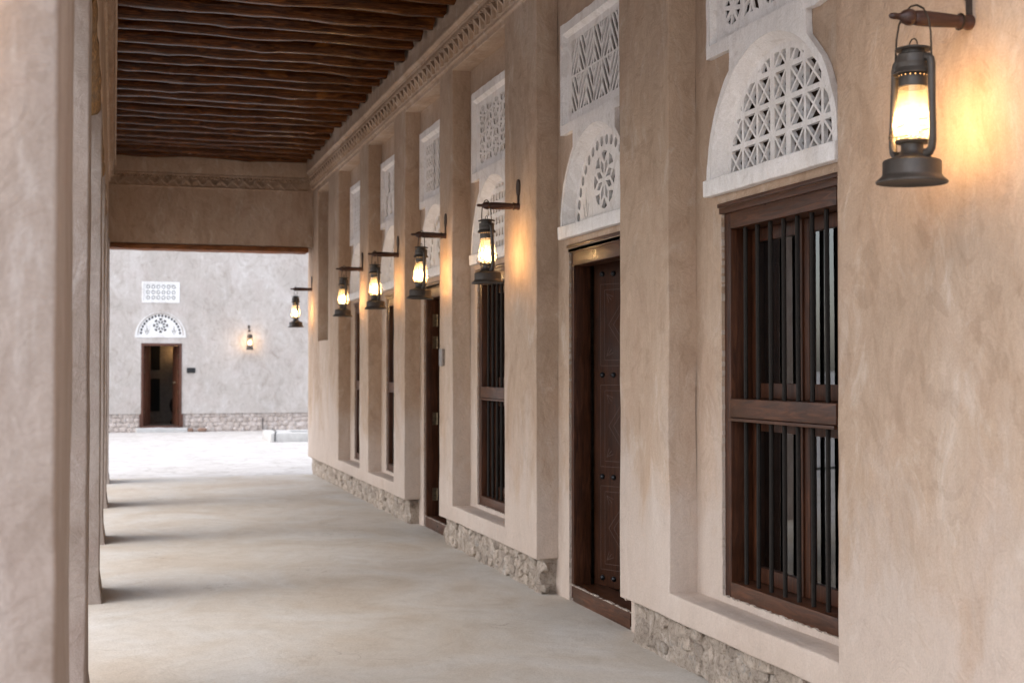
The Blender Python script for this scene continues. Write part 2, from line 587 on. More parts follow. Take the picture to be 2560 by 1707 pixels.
def relief(ys, zs, label, xf, xb, bev=0.008):
    """plaster layer facing -X: front at xf, back at xb; returns {label: mesh}"""
    ny, nz = len(ys) - 1, len(zs) - 1
    lab = [[label((ys[i] + ys[i + 1]) / 2, (zs[j] + zs[j + 1]) / 2) for j in range(nz)] for i in range(ny)]
    data = {}
    xm = [xf, (xf + xb) / 2, xb]
    def at(i, j):
        return lab[i][j] if 0 <= i < ny and 0 <= j < nz else None
    for i in range(ny):
        for j in range(nz):
            L = lab[i][j]
            if L is None:
                continue
            d = data.setdefault(L, ({}, [], []))
            def vid(ii, jj, k):
                key = (ii, jj, k)
                if key not in d[0]:
                    d[0][key] = len(d[1])
                    d[1].append((xm[k], ys[ii], zs[jj]))
                return d[0][key]
            d[2].append((vid(i, j, 0), vid(i, j + 1, 0), vid(i + 1, j + 1, 0), vid(i + 1, j, 0)))
            for (di, dj, e0, e1) in ((-1, 0, (i, j), (i, j + 1)), (1, 0, (i + 1, j + 1), (i + 1, j)), (0, -1, (i + 1, j), (i, j)), (0, 1, (i, j + 1), (i + 1, j + 1))):
                if at(i + di, j + dj) is None:
                    for k in range(2):
                        d[2].append((vid(*e0, k), vid(*e0, k + 1), vid(*e1, k + 1), vid(*e1, k)))
    res = {}
    for L, (_, vs, fs) in data.items():
        me = bpy.data.meshes.new("relief")
        me.from_pydata(vs, [], fs)
        me.update()
        bm = bmesh.new()
        bm.from_mesh(me)
        bmesh.ops.recalc_face_normals(bm, faces=bm.faces)
        # make sure fronts look to -X
        s = sum(f.normal.x * f.calc_area() for f in bm.faces)
        if s > 0:
            bmesh.ops.reverse_faces(bm, faces=bm.faces)
        es = [e for e in bm.edges if len(e.link_faces) == 2 and e.calc_face_angle() > 0.9]
        bmesh.ops.bevel(bm, geom=es, offset=bev, segments=3, affect='EDGES', profile=0.5)
        bm.to_mesh(me)
        bm.free()
        wobble(me, 1.6, 0.006, 7.0, 0.0035)
        res[L] = me
    return res

# frames: local (u, v, w) -> world
def frame_right(x, yc, z=0.0):     # u -> -Y, v -> Z, w -> -X (towards the corridor)
    return Matrix(((0, 0, -1, x), (-1, 0, 0, yc), (0, 1, 0, z), (0, 0, 0, 1)))
def frame_far(xc, y, z=0.0):       # u -> X, v -> Z, w -> -Y
    return Matrix(((1, 0, 0, xc), (0, 0, -1, y), (0, 1, 0, z), (0, 0, 0, 1)))

def fret(outer, holes, w0, w1, M):
    """flat plate with real holes, between depths w0 and w1 of frame M"""
    cu = bpy.data.curves.new("fret", 'CURVE')
    cu.dimensions = '2D'
    cu.fill_mode = 'BOTH'
    cu.extrude = abs(w1 - w0) / 2
    for poly in [outer] + holes:
        sp = cu.splines.new('POLY')
        sp.points.add(len(poly) - 1)
        for i, p in enumerate(poly):
            sp.points[i].co = (p[0], p[1], 0, 1)
        sp.use_cyclic_u = True
    ob = bpy.data.objects.new("fret_tmp", cu)
    COL.objects.link(ob)
    dg = bpy.context.evaluated_depsgraph_get()
    me = bpy.data.meshes.new_from_object(ob.evaluated_get(dg))
    bpy.data.objects.remove(ob)
    T = M @ Matrix.Translation((0, 0, (w0 + w1) / 2))
    me.transform(T)
    return me

def clip_poly(poly, region):
    """clip convex poly by convex CCW region"""
    out = list(poly)
    n = len(region)
    for i in range(n):
        a, b = region[i], region[(i + 1) % n]
        inp, out = out, []
        if not inp:
            return []
        def side(p):
            return (b[0] - a[0]) * (p[1] - a[1]) - (b[1] - a[1]) * (p[0] - a[0])
        for k in range(len(inp)):
            p, q = inp[k - 1], inp[k]
            sp_, sq = side(p), side(q)
            if (sp_ >= 0) != (sq >= 0):
                t_ = sp_ / (sp_ - sq)
                out.append((p[0] + (q[0] - p[0]) * t_, p[1] + (q[1] - p[1]) * t_))
            if sq >= 0:
                out.append(q)
    return out

def area(poly):
    return 0.5 * sum(poly[i - 1][0] * poly[i][1] - poly[i][0] * poly[i - 1][1] for i in range(len(poly)))

def inset(poly, d):
    """shrink a convex polygon by d"""
    if area(poly) < 0:
        poly = poly[::-1]
    cur = list(poly)
    n = len(poly)
    big = cur
    for i in range(n):
        a, b = Vector(poly[i]), Vector(poly[(i + 1) % n])
        e = b - a
        if e.length < 1e-6:
            continue
        nn = Vector((-e.y, e.x)).normalized() * d
        a2, b2 = a + nn - e * 50, b + nn + e * 50
        far = nn.normalized() * 100
        big = clip_poly(big, [tuple(a2), tuple(b2), tuple(b2 + far), tuple(a2 + far)])
        if len(big) < 3:
            return []
    return big

def ok(p, amin=0.00012):
    return len(p) >= 3 and abs(area(p)) > amin

def semicircle(r, z0=0.0, n=28, cx0=0.0):
    return [(cx0 + r * math.cos(math.pi * i / n), z0 + r * math.sin(math.pi * i / n)) for i in range(n + 1)]

def circle(cx0, cy0, rx, ry=None, n=12):
    ry = ry or rx
    return [(cx0 + rx * math.cos(2 * math.pi * i / n), cy0 + ry * math.sin(2 * math.pi * i / n)) for i in range(n)]

def rect(x0, x1, y0, y1):
    return [(x0, y0), (x1, y0), (x1, y1), (x0, y1)]

# ---- fretwork patterns; arch patterns live in a half disc of radius r with base v = 0
def pat_lattice(r):
    reg = semicircle(r - 0.012, 0.012)
    holes = []
    cw, ch = 2 * r / 7, r / 3.6
    us = [-r + cw * i for i in range(8)]
    for i in range(7):
        for j in range(4):
            x0, x1, y0, y1 = us[i], us[i + 1], 0.0 + ch * j, ch * (j + 1)
            bx0 = 0.015 if i in (3, 4) else 0.004
            bx1 = 0.015 if i in (2, 3) else 0.004
            x0, x1, y0, y1 = x0 + bx0, x1 - bx1, y0 + (0.0 if j == 0 else 0.006), y1 - 0.006
            c = ((x0 + x1) / 2, (y0 + y1) / 2)
            for tri in ([(x0, y0), (x1, y0), c], [(x1, y0), (x1, y1), c], [(x1, y1), (x0, y1), c], [(x0, y1), (x0, y0), c]):
                h = inset(clip_poly(tri, reg), 0.0058)
                if ok(h, 0.0001):
                    holes.append(h)
    return holes

def rosette(cx0, cy0, r):
    holes = []
    for k in range(8):
        a = math.pi / 4 * k + math.pi / 8
        c, s = math.cos(a), math.sin(a)
        def pt(rr, da):
            return (cx0 + rr * math.cos(a + da), cy0 + rr * math.sin(a + da))
        kite = [pt(r * 0.12, 0), pt(r * 0.56, -0.30), pt(r * 0.80, 0), pt(r * 0.56, 0.30)]
        h = inset(kite, 0.004)
        if ok(h, 0.00008):
            holes.append(h)
        a2 = a + math.pi / 8
        tri = [(cx0 + r * .60 * math.cos(a2), cy0 + r * .60 * math.sin(a2)),
               (cx0 + r * math.cos(a2 - .30), cy0 + r * math.sin(a2 - .30)),
               (cx0 + r * 1.04 * math.cos(a2), cy0 + r * 1.04 * math.sin(a2)),
               (cx0 + r * math.cos(a2 + .30), cy0 + r * math.sin(a2 + .30))]
        h = inset(tri, 0.003)
        if ok(h, 0.00008):
            holes.append(h)
    return holes

def tulip(cx0, cy0, s):
    hs_ = [[(cx0 - .012 * s, cy0 + .10 * s), (cx0, cy0 + .05 * s), (cx0 + .012 * s, cy0 + .10 * s), (cx0 + 0.004 * s, cy0 + .24 * s), (cx0 - 0.004 * s, cy0 + .24 * s)]]
    for sg in (-1, 1):
        leaf = [(cx0 + sg * .016 * s, cy0 + .02 * s), (cx0 + sg * .040 * s, cy0 + .05 * s), (cx0 + sg * .062 * s, cy0 + .135 * s), (cx0 + sg * .034 * s, cy0 + .10 * s)]
        hs_.append(leaf)
    hs_.append([(cx0 - .013 * s, cy0), (cx0 + .013 * s, cy0), (cx0, cy0 + .038 * s)])
    return hs_

def pat_dots(r):
    holes = []
    n = 18
    for i in range(n):
        a = math.pi * (i + 0.5) / n
        holes.append(circle(r * 0.90 * math.cos(a), r * 0.90 * math.sin(a) + 0.012, 0.026 * r / .5, 0.031 * r / .5))
    holes += rosette(0, r * 0.46, r * 0.34)
    for sg in (-1, 1):
        holes += tulip(sg * r * 0.62, 0.018, r / .5 * 0.85)
    return holes

def pat_grid(r):
    reg = semicircle(r - 0.01, 0.015)
    holes = []
    pw, ph = 0.078, 0.092
    for i in range(-6, 6):
        for j in range(6):
            x0 = i * pw + 0.016
            h = clip_poly([(x0, j * ph + .02), (x0 + pw - .032, j * ph + .02), (x0 + pw - .032, j * ph + .066), (x0 + (pw - .032) / 2, j * ph + .08), (x0, j * ph + .066)], reg)
            if ok(h, 0.0004):
                holes.append(h)
    return holes

def slots(x0, x1, y0, y1, sg, pitch=0.092, th=0.052, rise=1.6):
    out = []
    W_ = x1 - x0
    dv = rise * W_
    v = y0 - dv
    while v < y1 + dv:
        if sg > 0:
            p = [(x0, v), (x1, v + dv), (x1, v + dv + th), (x0, v + th)]
        else:
            p = [(x0, v + dv), (x1, v), (x1, v + th), (x0, v + dv + th)]
        h = clip_poly(p if area(p) > 0 else p[::-1], rect(x0, x1, y0, y1))
        if ok(h, 0.00035):
            out.append(h)
        v += pitch
    return out

def rp_chevron(hu, hv):
    holes = []
    n = 7
    cw = 2 * hu / n
    for c in range(n):
        for r_ in range(2):
            sg = 1 if (c + r_) % 2 else -1
            y0, y1 = (-hv, -0.006) if r_ == 0 else (0.006, hv)
            holes += slots(-hu + c * cw + 0.008, -hu + (c + 1) * cw - 0.008, y0, y1, sg)
    return holes

def tri_cell(x0, x1, y0, y1, g=0.006):
    c = ((x0 + x1) / 2, (y0 + y1) / 2)
    out = []
    for tri in ([(x0, y0), (x1, y0), c], [(x1, y0), (x1, y1), c], [(x1, y1), (x0, y1), c], [(x0, y1), (x0, y0), c]):
        h = inset(tri, g)
        if ok(h, 0.0001):
            out.append(h)
    return out

def rp_mixed(hu, hv):
    holes = []
    cw, ch = 0.085, 2 * hv / 4
    for sg in (-1, 1):
        for i in range(3):
            x = sg * (0.20 + i * cw) if sg > 0 else -(0.20 + (i + 1) * cw)
            for j in range(4):
                y = -hv + j * ch
                holes += tri_cell(x, x + cw, y + .010, y + ch - .010, 0.007)
    holes += slots(-0.19, -0.10, -hv, hv, -1, 0.085, 0.045, 1.5)
    holes += slots(-0.09, -0.004, -hv, hv, 1, 0.085, 0.045, 1.5)
    holes += slots(0.004, 0.09, -hv, hv, -1, 0.085, 0.045, 1.5)
    holes += slots(0.10, 0.19, -hv, hv, 1, 0.085, 0.045, 1.5)
    return holes

def rp_floral(hu, hv):
    holes = []
    cw, ch = 2 * hu / 5, 2 * hv / 3
    for i in range(5):
        for j in range(3):
            x, y = -hu + (i + .5) * cw, -hv + (j + .5) * ch
            if (i + j) % 2 == 0:
                for k in range(8):
                    a = math.pi / 4 * k + .2
                    p = [(x + .022 * math.cos(a), y + .022 * math.sin(a)), (x + .084 * math.cos(a - .33), y + .084 * math.sin(a - .33)), (x + .084 * math.cos(a + .33), y + .084 * math.sin(a + .33))]
                    h = inset(p, 0.0035)
                    if ok(h, .0001):
                        holes.append(h)
            else:
                for k in range(4):
                    a = math.pi / 2 * k + math.pi / 4
                    c, s = math.cos(a), math.sin(a)
                    L, B = .105, .021
                    p = [(x + .014 * c, y + .014 * s), (x + L * .55 * c + B * s, y + L * .55 * s - B * c), (x + L * c, y + L * s), (x + L * .55 * c - B * s, y + L * .55 * s + B * c)]
                    holes.append(p)
                for k in range(4):
                    a = math.pi / 2 * k
                    p = [(x + .035 * math.cos(a), y + .035 * math.sin(a)), (x + .07 * math.cos(a - .2), y + .07 * math.sin(a - .2)), (x + .07 * math.cos(a + .2), y + .07 * math.sin(a + .2))]
                    holes.append(p)
    return holes

def rp_steps(hu, hv):
    holes = []
    n = 8
    cw = 2 * hu / n
    for c in range(n):
        for r_ in range(2):
            if (c + r_) % 2 == 0:
                y0, y1 = (-hv, -0.01) if r_ == 0 else (0.01, hv)
                holes += slots(-hu + c * cw + .01, -hu + (c + 1) * cw - .01, y0, y1, -1 if c % 4 < 2 else 1, 0.085, 0.048, 1.2)
    return holes

def rp_squares(hu, hv):
    holes = []
    for i in range(7):
        for j in range(3):
            x, y = -hu + (i + .5) * 2 * hu / 7, -hv + (j + .5) * 2 * hv / 3
            for k in range(8):
                a = math.pi / 4 * k
                p = [(x + .020 * math.cos(a), y + .020 * math.sin(a)), (x + .058 * math.cos(a - .33), y + .066 * math.sin(a - .33)), (x + .058 * math.cos(a + .33), y + .066 * math.sin(a + .33))]
                if k % 2 == 0:
                    holes.append(p)
                else:
                    holes.append([(x + .038 * math.cos(a - .2), y + .045 * math.sin(a - .2)), (x + .060 * math.cos(a), y + .070 * math.sin(a)), (x + .038 * math.cos(a + .2), y + .045 * math.sin(a + .2))])
    return holes

# ------------------------------------------------------------------ setting: ground, floor
def sheet(name, x0, x1, y0, y1, z, mat, nx, ny, amp, fine=0.0):
    vs, fs = [], []
    for j in range(ny + 1):
        for i in range(nx + 1):
            x, y = x0 + (x1 - x0) * i / nx, y0 + (y1 - y0) * j / ny
            zz = z + noise.noise(Vector((x * .6, y * .6, 1))) * amp + noise.noise(Vector((x * 3, y * 3, 4))) * fine
            vs.append((x, y, zz))
    for j in range(ny):
        for i in range(nx):
            a = j * (nx + 1) + i
            fs.append((a, a + 1, a + nx + 2, a + nx + 1))
    me = bpy.data.meshes.new(name)
    me.from_pydata(vs, [], fs)
    me.update()
    o = fin(name, me, mat)
    o['kind'] = 'structure'
    return o
outer = MB()
outer.add([(-600, -600, -0.06), (600, -600, -0.06), (600, 600, -0.06), (-600, 600, -0.06)], [(0, 1, 2, 3)])
o = outer.build("ground", GROUND)
o['kind'] = 'structure'
sheet("courtyard", -14, 12, 17.6, 33, -0.016, GROUND, 130, 90, 0.006, 0.008)
# corridor floor: a slab with an uneven far edge
vs, fs = [], []
XS = frange(-0.75, 2.76, 0.09)
YS = frange(-4, 18.3, 0.12)
for j, y in enumerate(YS):
    for i, x in enumerate(XS):
        yy = y
        if j == len(YS) - 1:
            yy = y + 0.05 * noise.noise(Vector((x * 2, 3, 0)))
        vs.append((x, yy, noise.noise(Vector((x * .8, yy * .8, 0))) * 0.006 + noise.noise(Vector((x * 4, yy * 4, 9))) * 0.0018))
nx = len(XS)
for j in range(len(YS) - 1):
    for i in range(nx - 1):
        a = j * nx + i
        fs.append((a, a + 1, a + nx + 1, a + nx))
k = len(vs)
for i in range(nx):
    x, y, z = vs[(len(YS) - 1) * nx + i]
    vs.append((x, y + 0.01, -0.08))
for i in range(nx - 1):
    a = (len(YS) - 1) * nx + i
    fs.append((a, a + 1, k + i + 1, k + i))
k2 = len(vs)
for j in range(len(YS)):
    x, y, z = vs[j * nx]
    vs.append((x - 0.01, y, -0.08))
for j in range(len(YS) - 1):
    fs.append((j * nx, (j + 1) * nx, k2 + j + 1, k2 + j))
me = bpy.data.meshes.new("floor")
me.from_pydata(vs, [], fs)
me.update()
o = fin("floor", me, FLOOR)
o['kind'] = 'structure'

# ------------------------------------------------------------------ right-hand building
XF, XR = 2.60, 2.75
ZP, ZS, ZH, ZC = 0.232, 0.355, 3.85, 3.90
bays = [  # y0, y1, kind, half width, centre offset, arch pattern, rect pattern
    (4.41, 5.99, 'window', 0.545, 5.165, pat_lattice, rp_floral),
    (6.64, 8.11, 'door', 0.525, 7.375, pat_dots, rp_chevron),
    (8.83, 10.31, 'window', 0.53, 9.57, pat_grid, rp_floral),
    (10.75, 12.13, 'door', 0.54, 11.44, pat_dots, rp_mixed),
    (12.63, 14.00, 'window', 0.43, 13.315, pat_dots, rp_steps),
    (14.50, 15.95, 'window', 0.43, 15.225, pat_dots, rp_squares),
]
bld = thing("arcade_building", "long tan plaster wall with deep window and door bays along the right of the walkway", "building", (2.75, 11, 0))

pil = [('p0', -3.0, 1.25), ('p1', 2.77, 4.41), ('p2', 5.99, 6.64), ('p3', 8.11, 8.83), ('p4', 10.31, 10.75), ('p5', 12.13, 12.63), ('p6', 14.0, 14.5), ('p7', 15.95, 18.54)]
allbays = [(1.25, 2.77, 'window')] + [b[:3] for b in bays]
yl = grid_lines([p[1] for p in pil] + [p[2] for p in pil] + [16.75, 17.62], 0.14)
zl = grid_lines([ZP, ZS, 1.82, 3.82, ZH, ZC, 4.45], 0.14)
def facing_label(y, z):
    for n, a, b in pil:
        if a < y < b:
            if z > ZH:
                return 'head'
            if n == 'p7' and 16.75 < y < 17.62 and 1.82 < z < 3.82:
                return None
            return n
    if z > ZH:
        return 'head'
    for a, b, kd in allbays:
        if a < y < b and kd == 'window' and z < ZS:
            return 'sill%.1f' % a
    return None
parts = relief(yl, zl, facing_label, XF, XR)
for L, me in sorted(parts.items()):
    nm = 'pilaster' if L.startswith('p') else ('wall_head' if L == 'head' else 'sill_ledge')
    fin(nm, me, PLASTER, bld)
# slot niche back
MB().box(XF + 0.16, XF + 0.2, 16.70, 17.67, 1.7, 3.84).build("niche_back", PLASTER, bld)

# plinth of rough masonry, set back 4 cm under the plaster
def rough_block(x0, x1, y0, y1, z0, z1, cell, a1, a2):
    bm = bmesh.new()
    bmesh.ops.create_cube(bm, size=1.0)
    for v in bm.verts:
        v.co = Vector((x0 + (v.co.x + .5) * (x1 - x0), y0 + (v.co.y + .5) * (y1 - y0), z0 + (v.co.z + .5) * (z1 - z0)))
    for ax, a, b in ((0, x0, x1), (1, y0, y1), (2, z0, z1)):
        n = max(2, int((b - a) / cell))
        for i in range(1, n):
            co = [0, 0, 0]
            no = [0, 0, 0]
            co[ax] = a + (b - a) * i / n
            no[ax] = 1
            bmesh.ops.bisect_plane(bm, geom=list(bm.verts) + list(bm.edges) + list(bm.faces), plane_co=co, plane_no=no, dist=1e-5)
    me = bpy.data.meshes.new("rough")
    for v in bm.verts:
        p = v.co.copy()
        d = nvec(p, 6.0, a1) + nvec(p, 17.0, a2)
        cell_n = noise.voronoi(p * 7)[0]
        d.x -= (0.5 - min(0.5, cell_n[1] - cell_n[0])) * -0.03 * (a1 / 0.02)
        if p.z > z1 - 0.03:
            d.z = abs(d.z) * 0.3
        v.co = p + d
    bm.to_mesh(me)
    bm.free()
    return me
for a, b, cl in ((-3.0, 6.59, 0.028), (8.16, 10.70, 0.032), (12.18, 18.46, 0.045)):
    aa = a
    if a < 0:
        me0 = rough_block(2.645, 2.74, -3.0, 2.9, -0.03, ZP + .01, 0.12, 0.016, 0.007)
        fin("plinth", me0, RUBBLE, bld)
        aa = 2.9
    fin("plinth", rough_block(2.645, 2.76, aa, b, -0.03, ZP - .004, cl, 0.024, 0.013), RUBBLE, bld, label="rough stone base under the plaster", angle=80)
near_stones = []
for k in range(9):
    bm = bmesh.new()
    bmesh.ops.create_icosphere(bm, subdivisions=3, radius=0.5)
    for v in bm.verts:
        c = Vector([math.copysign(abs(a) ** .55 * .5 ** .45, a) for a in v.co])
        v.co = c + nvec(c + Vector((k * 9, 3, 0)), 2.2, .18) + nvec(c + Vector((k * 5, 0, 8)), 6, .05)
    me = bpy.data.meshes.new("plinth_stone")
    bm.to_mesh(me)
    bm.free()
    me.materials.append(RUBBLE_STONE[k % 3])
    me.shade_smooth()
    near_stones.append(me)
for ya, yb in ((3.0, 6.52), (8.22, 10.64), (12.24, 18.38)):
    y = ya
    while y < yb:
        for zz in (.045, .125, .19):
            if rnd.random() < .22:
                continue
            sy, sz = rnd.uniform(.07, .19), rnd.uniform(.05, .085)
            yy = y + rnd.uniform(-.03, .03)
            if yy + sy / 2 > yb:
                continue
            o = bpy.data.objects.new("plinth_stone", rnd.choice(near_stones))
            COL.objects.link(o)
            o.parent = bld
            o.matrix_parent_inverse = Matrix.Translation(-Vector(bld.location))
            o.location = (2.670 + rnd.uniform(-.003, .007), yy, zz + rnd.uniform(-.015, .015) )
            o.scale = (.052, sy, sz)
            o.rotation_euler = (rnd.uniform(-.35, .35), 0, rnd.uniform(-.08, .08))
        y += rnd.uniform(.12, .17)
# broken lip where the plaster ends above the plinth
def lip(y0, y1):
    m_ = MB()
    y = y0
    while y < y1:
        L = rnd.uniform(0.03, 0.11)
        h_ = rnd.uniform(0.004, 0.014)
        x_ = 2.605 + rnd.uniform(0, .02)
        vs_ = [(x_, y, ZP + .012), (x_ + .05, y, ZP + .012), (x_ + .05, y + L, ZP + .012), (x_, y + L, ZP + .012), (x_ + .006, y + L * .5, ZP - h_), (x_ + .05, y + L * .4, ZP - h_)]
        m_.add(vs_, [(0, 1, 5, 4), (1, 2, 5), (2, 3, 4, 5), (3, 0, 4), (0, 3, 2, 1)])
        y += L + rnd.uniform(0, .05)
    return m_
for a, b in ((2.9, 6.58), (8.17, 10.68), (12.2, 18.4)):
    lip(a, b).build("broken_plaster_edge", PLASTER, bld, kind="stuff", smooth=False)

# wall behind the bays, with the openings
def recess(y0, y1, kd, half, yc, with_holes=True):
    M = frame_right(0, yc)
    u0, u1 = yc - y1 - 0.05, yc - y0 + 0.05
    zb = 0.0 if kd == 'door' else 0.30
    outer_ = rect(u0, u1, zb, 3.92)
    b0 = 0.028 if kd == 'door' else 0.385
    holes = [rect(-half + .004, half - .004, b0 + (0.0 if kd != 'door' else -0.03), 2.185)]
    dy = yc - (y0 + y1) / 2
    if with_holes:
        holes.append([(p[0] + dy, p[1]) for p in semicircle(0.55, 2.35)])
        holes.append(rect(-0.57 + dy, 0.57 + dy, 2.985, 3.575))
    me = fret(outer_, holes, -2.87, -XR, M)
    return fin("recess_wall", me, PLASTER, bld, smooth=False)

def vent_panel(yc, arch, rectp, ztop=3.63):
    M = frame_right(0, yc)
    # silhouette: rectangle on a neck over a half disc, with ragged edges
    jit = lambda: rnd.uniform(-0.004, 0.004)
    def dense(pts, step=0.05):
        out = []
        for i in range(len(pts)):
            a, b = pts[i], pts[(i + 1) % len(pts)]
            L = math.hypot(b[0] - a[0], b[1] - a[1])
            n = max(1, int(L / step))
            for j in range(n):
                out.append((a[0] + (b[0] - a[0]) * j / n + jit(), a[1] + (b[1] - a[1]) * j / n + jit()))
        return out
    zc = 2.345
    Rr = 0.60
    an = math.acos(0.357 / Rr)
    arc_r = [(Rr * math.cos(an * i / 10), zc + Rr * math.sin(an * i / 10)) for i in range(11)]
    arc_l = [(-x, z) for x, z in reversed(arc_r)]
    sil = [(-0.60, 2.30), (0.60, 2.30)] + arc_r + [(0.357, 2.93), (0.60, 2.93), (0.60, ztop), (-0.60, ztop), (-0.60, 2.93), (-0.357, 2.93)] + arc_l
    sil = dense(sil)
    holes = [[(p[0], p[1]) for p in semicircle(0.562, zc + .004)], rect(-0.568, 0.568, 2.99, ztop - 0.06)]
    v = fin("vent_panel", fret(sil, holes, -2.748, -2.718, M), WHITE, bld, label="white carved plaster vent panel, rectangle over a half circle", smooth=False)
    # flared reveal of the arch
    m_ = MB()
    n = 32
    vs_ = []
    for i in range(n + 1):
        a = math.pi * i / n
        c, s = math.cos(a), math.sin(a)
        vs_.append(M @ Vector((.562 * c, zc + .004 + .562 * s, -2.722)))
        vs_.append(M @ Vector((.520 * c, zc + .004 + .520 * s, -2.795)))
    m_.add(vs_, [(2 * i, 2 * i + 2, 2 * i + 3, 2 * i + 1) for i in range(n)])
    m_.build("arch_reveal", WHITE, v, angle=80)
    # rect reveal
    m_ = MB()
    a_, b_ = rect(-.568, .568, 2.99, ztop - .06), rect(-.552, .552, 3.004, ztop - .085)
    vs_ = [M @ Vector((p[0], p[1], -2.722)) for p in a_] + [M @ Vector((p[0], p[1], -2.752)) for p in b_]
    m_.add(vs_, [(i, (i + 1) % 4, (i + 1) % 4 + 4, i + 4) for i in range(4)])
    m_.build("panel_reveal", WHITE, v, smooth=False)
    # arch grille and rectangular grille with real holes
    hs1 = [[(p[0], p[1] + zc) for p in h] for h in arch(0.505)]
    fin("arch_grille", fret([(p[0], p[1]) for p in semicircle(0.552, zc - .02)], hs1, -2.810, -2.79, M), WHITE, v, smooth=False)
    zm = (2.99 + ztop - .06) / 2
    hs2 = [[(p[0], p[1] + zm) for p in h] for h in rectp(0.475, 0.225)]
    fin("square_grille", fret(rect(-.56, .56, 2.995, ztop - .065), hs2, -2.759, -2.75, M), WHITE, v, smooth=False)
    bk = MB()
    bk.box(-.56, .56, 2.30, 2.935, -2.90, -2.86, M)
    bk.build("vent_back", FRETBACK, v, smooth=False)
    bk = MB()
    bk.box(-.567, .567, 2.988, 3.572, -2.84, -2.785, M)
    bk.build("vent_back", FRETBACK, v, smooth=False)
    # sill ledge of the arch
    sl = soft_box(-0.605, 0.605, 2.268, 2.348, -2.748, -2.700, 0.1, 0.006, 0.0, amp2=0.0)
    for q in sl.vertices:
        q.co = M @ q.co
    wobble(sl, 3, 0.004, 25, 0.003)
    fin("arch_sill", sl, WHITE, v)
    return v

def ragged(M, half, z0, z1, parent, wdt=-2.752):
    """crumbly plaster rim round a frame"""
    m_ = MB()
    def run(a, b, nrm):
        L = math.hypot(b[0] - a[0], b[1] - a[1])
        t_ = 0
        while t_ < L:
            s_ = rnd.uniform(0.012, 0.05)
            x, y = a[0] + (b[0] - a[0]) * t_ / L, a[1] + (b[1] - a[1]) * t_ / L
            dx, dy = (b[0] - a[0]) / L * s_, (b[1] - a[1]) / L * s_
            e = rnd.uniform(0.002, 0.008)
            d = rnd.uniform(0.001, 0.004)
            p = [(x, y), (x + dx, y + dy), (x + dx * .7 + nrm[0] * e, y + dy * .7 + nrm[1] * e), (x + dx * .2 + nrm[0] * e, y + dy * .2 + nrm[1] * e)]
            if area(p) < 0:
                p = p[::-1]
            vs_ = [M @ Vector((q[0], q[1], wdt + d)) for q in p] + [M @ Vector((q[0], q[1], wdt - .014)) for q in p]
            m_.add(vs_, [(0, 1, 2, 3), (0, 4, 5, 1), (1, 5, 6, 2), (2, 6, 7, 3), (3, 7, 4, 0)])
            t_ += s_ + (rnd.uniform(0, 0.04) if rnd.random() < .4 else 0)
    run((-half, z0), (-half, z1), (1, 0))
    run((half, z0), (half, z1), (-1, 0))
    run((-half, z0), (half, z0), (0, 1))
    return m_.build("crumbled_plaster_rim", RIM, parent, kind="stuff", smooth=False)

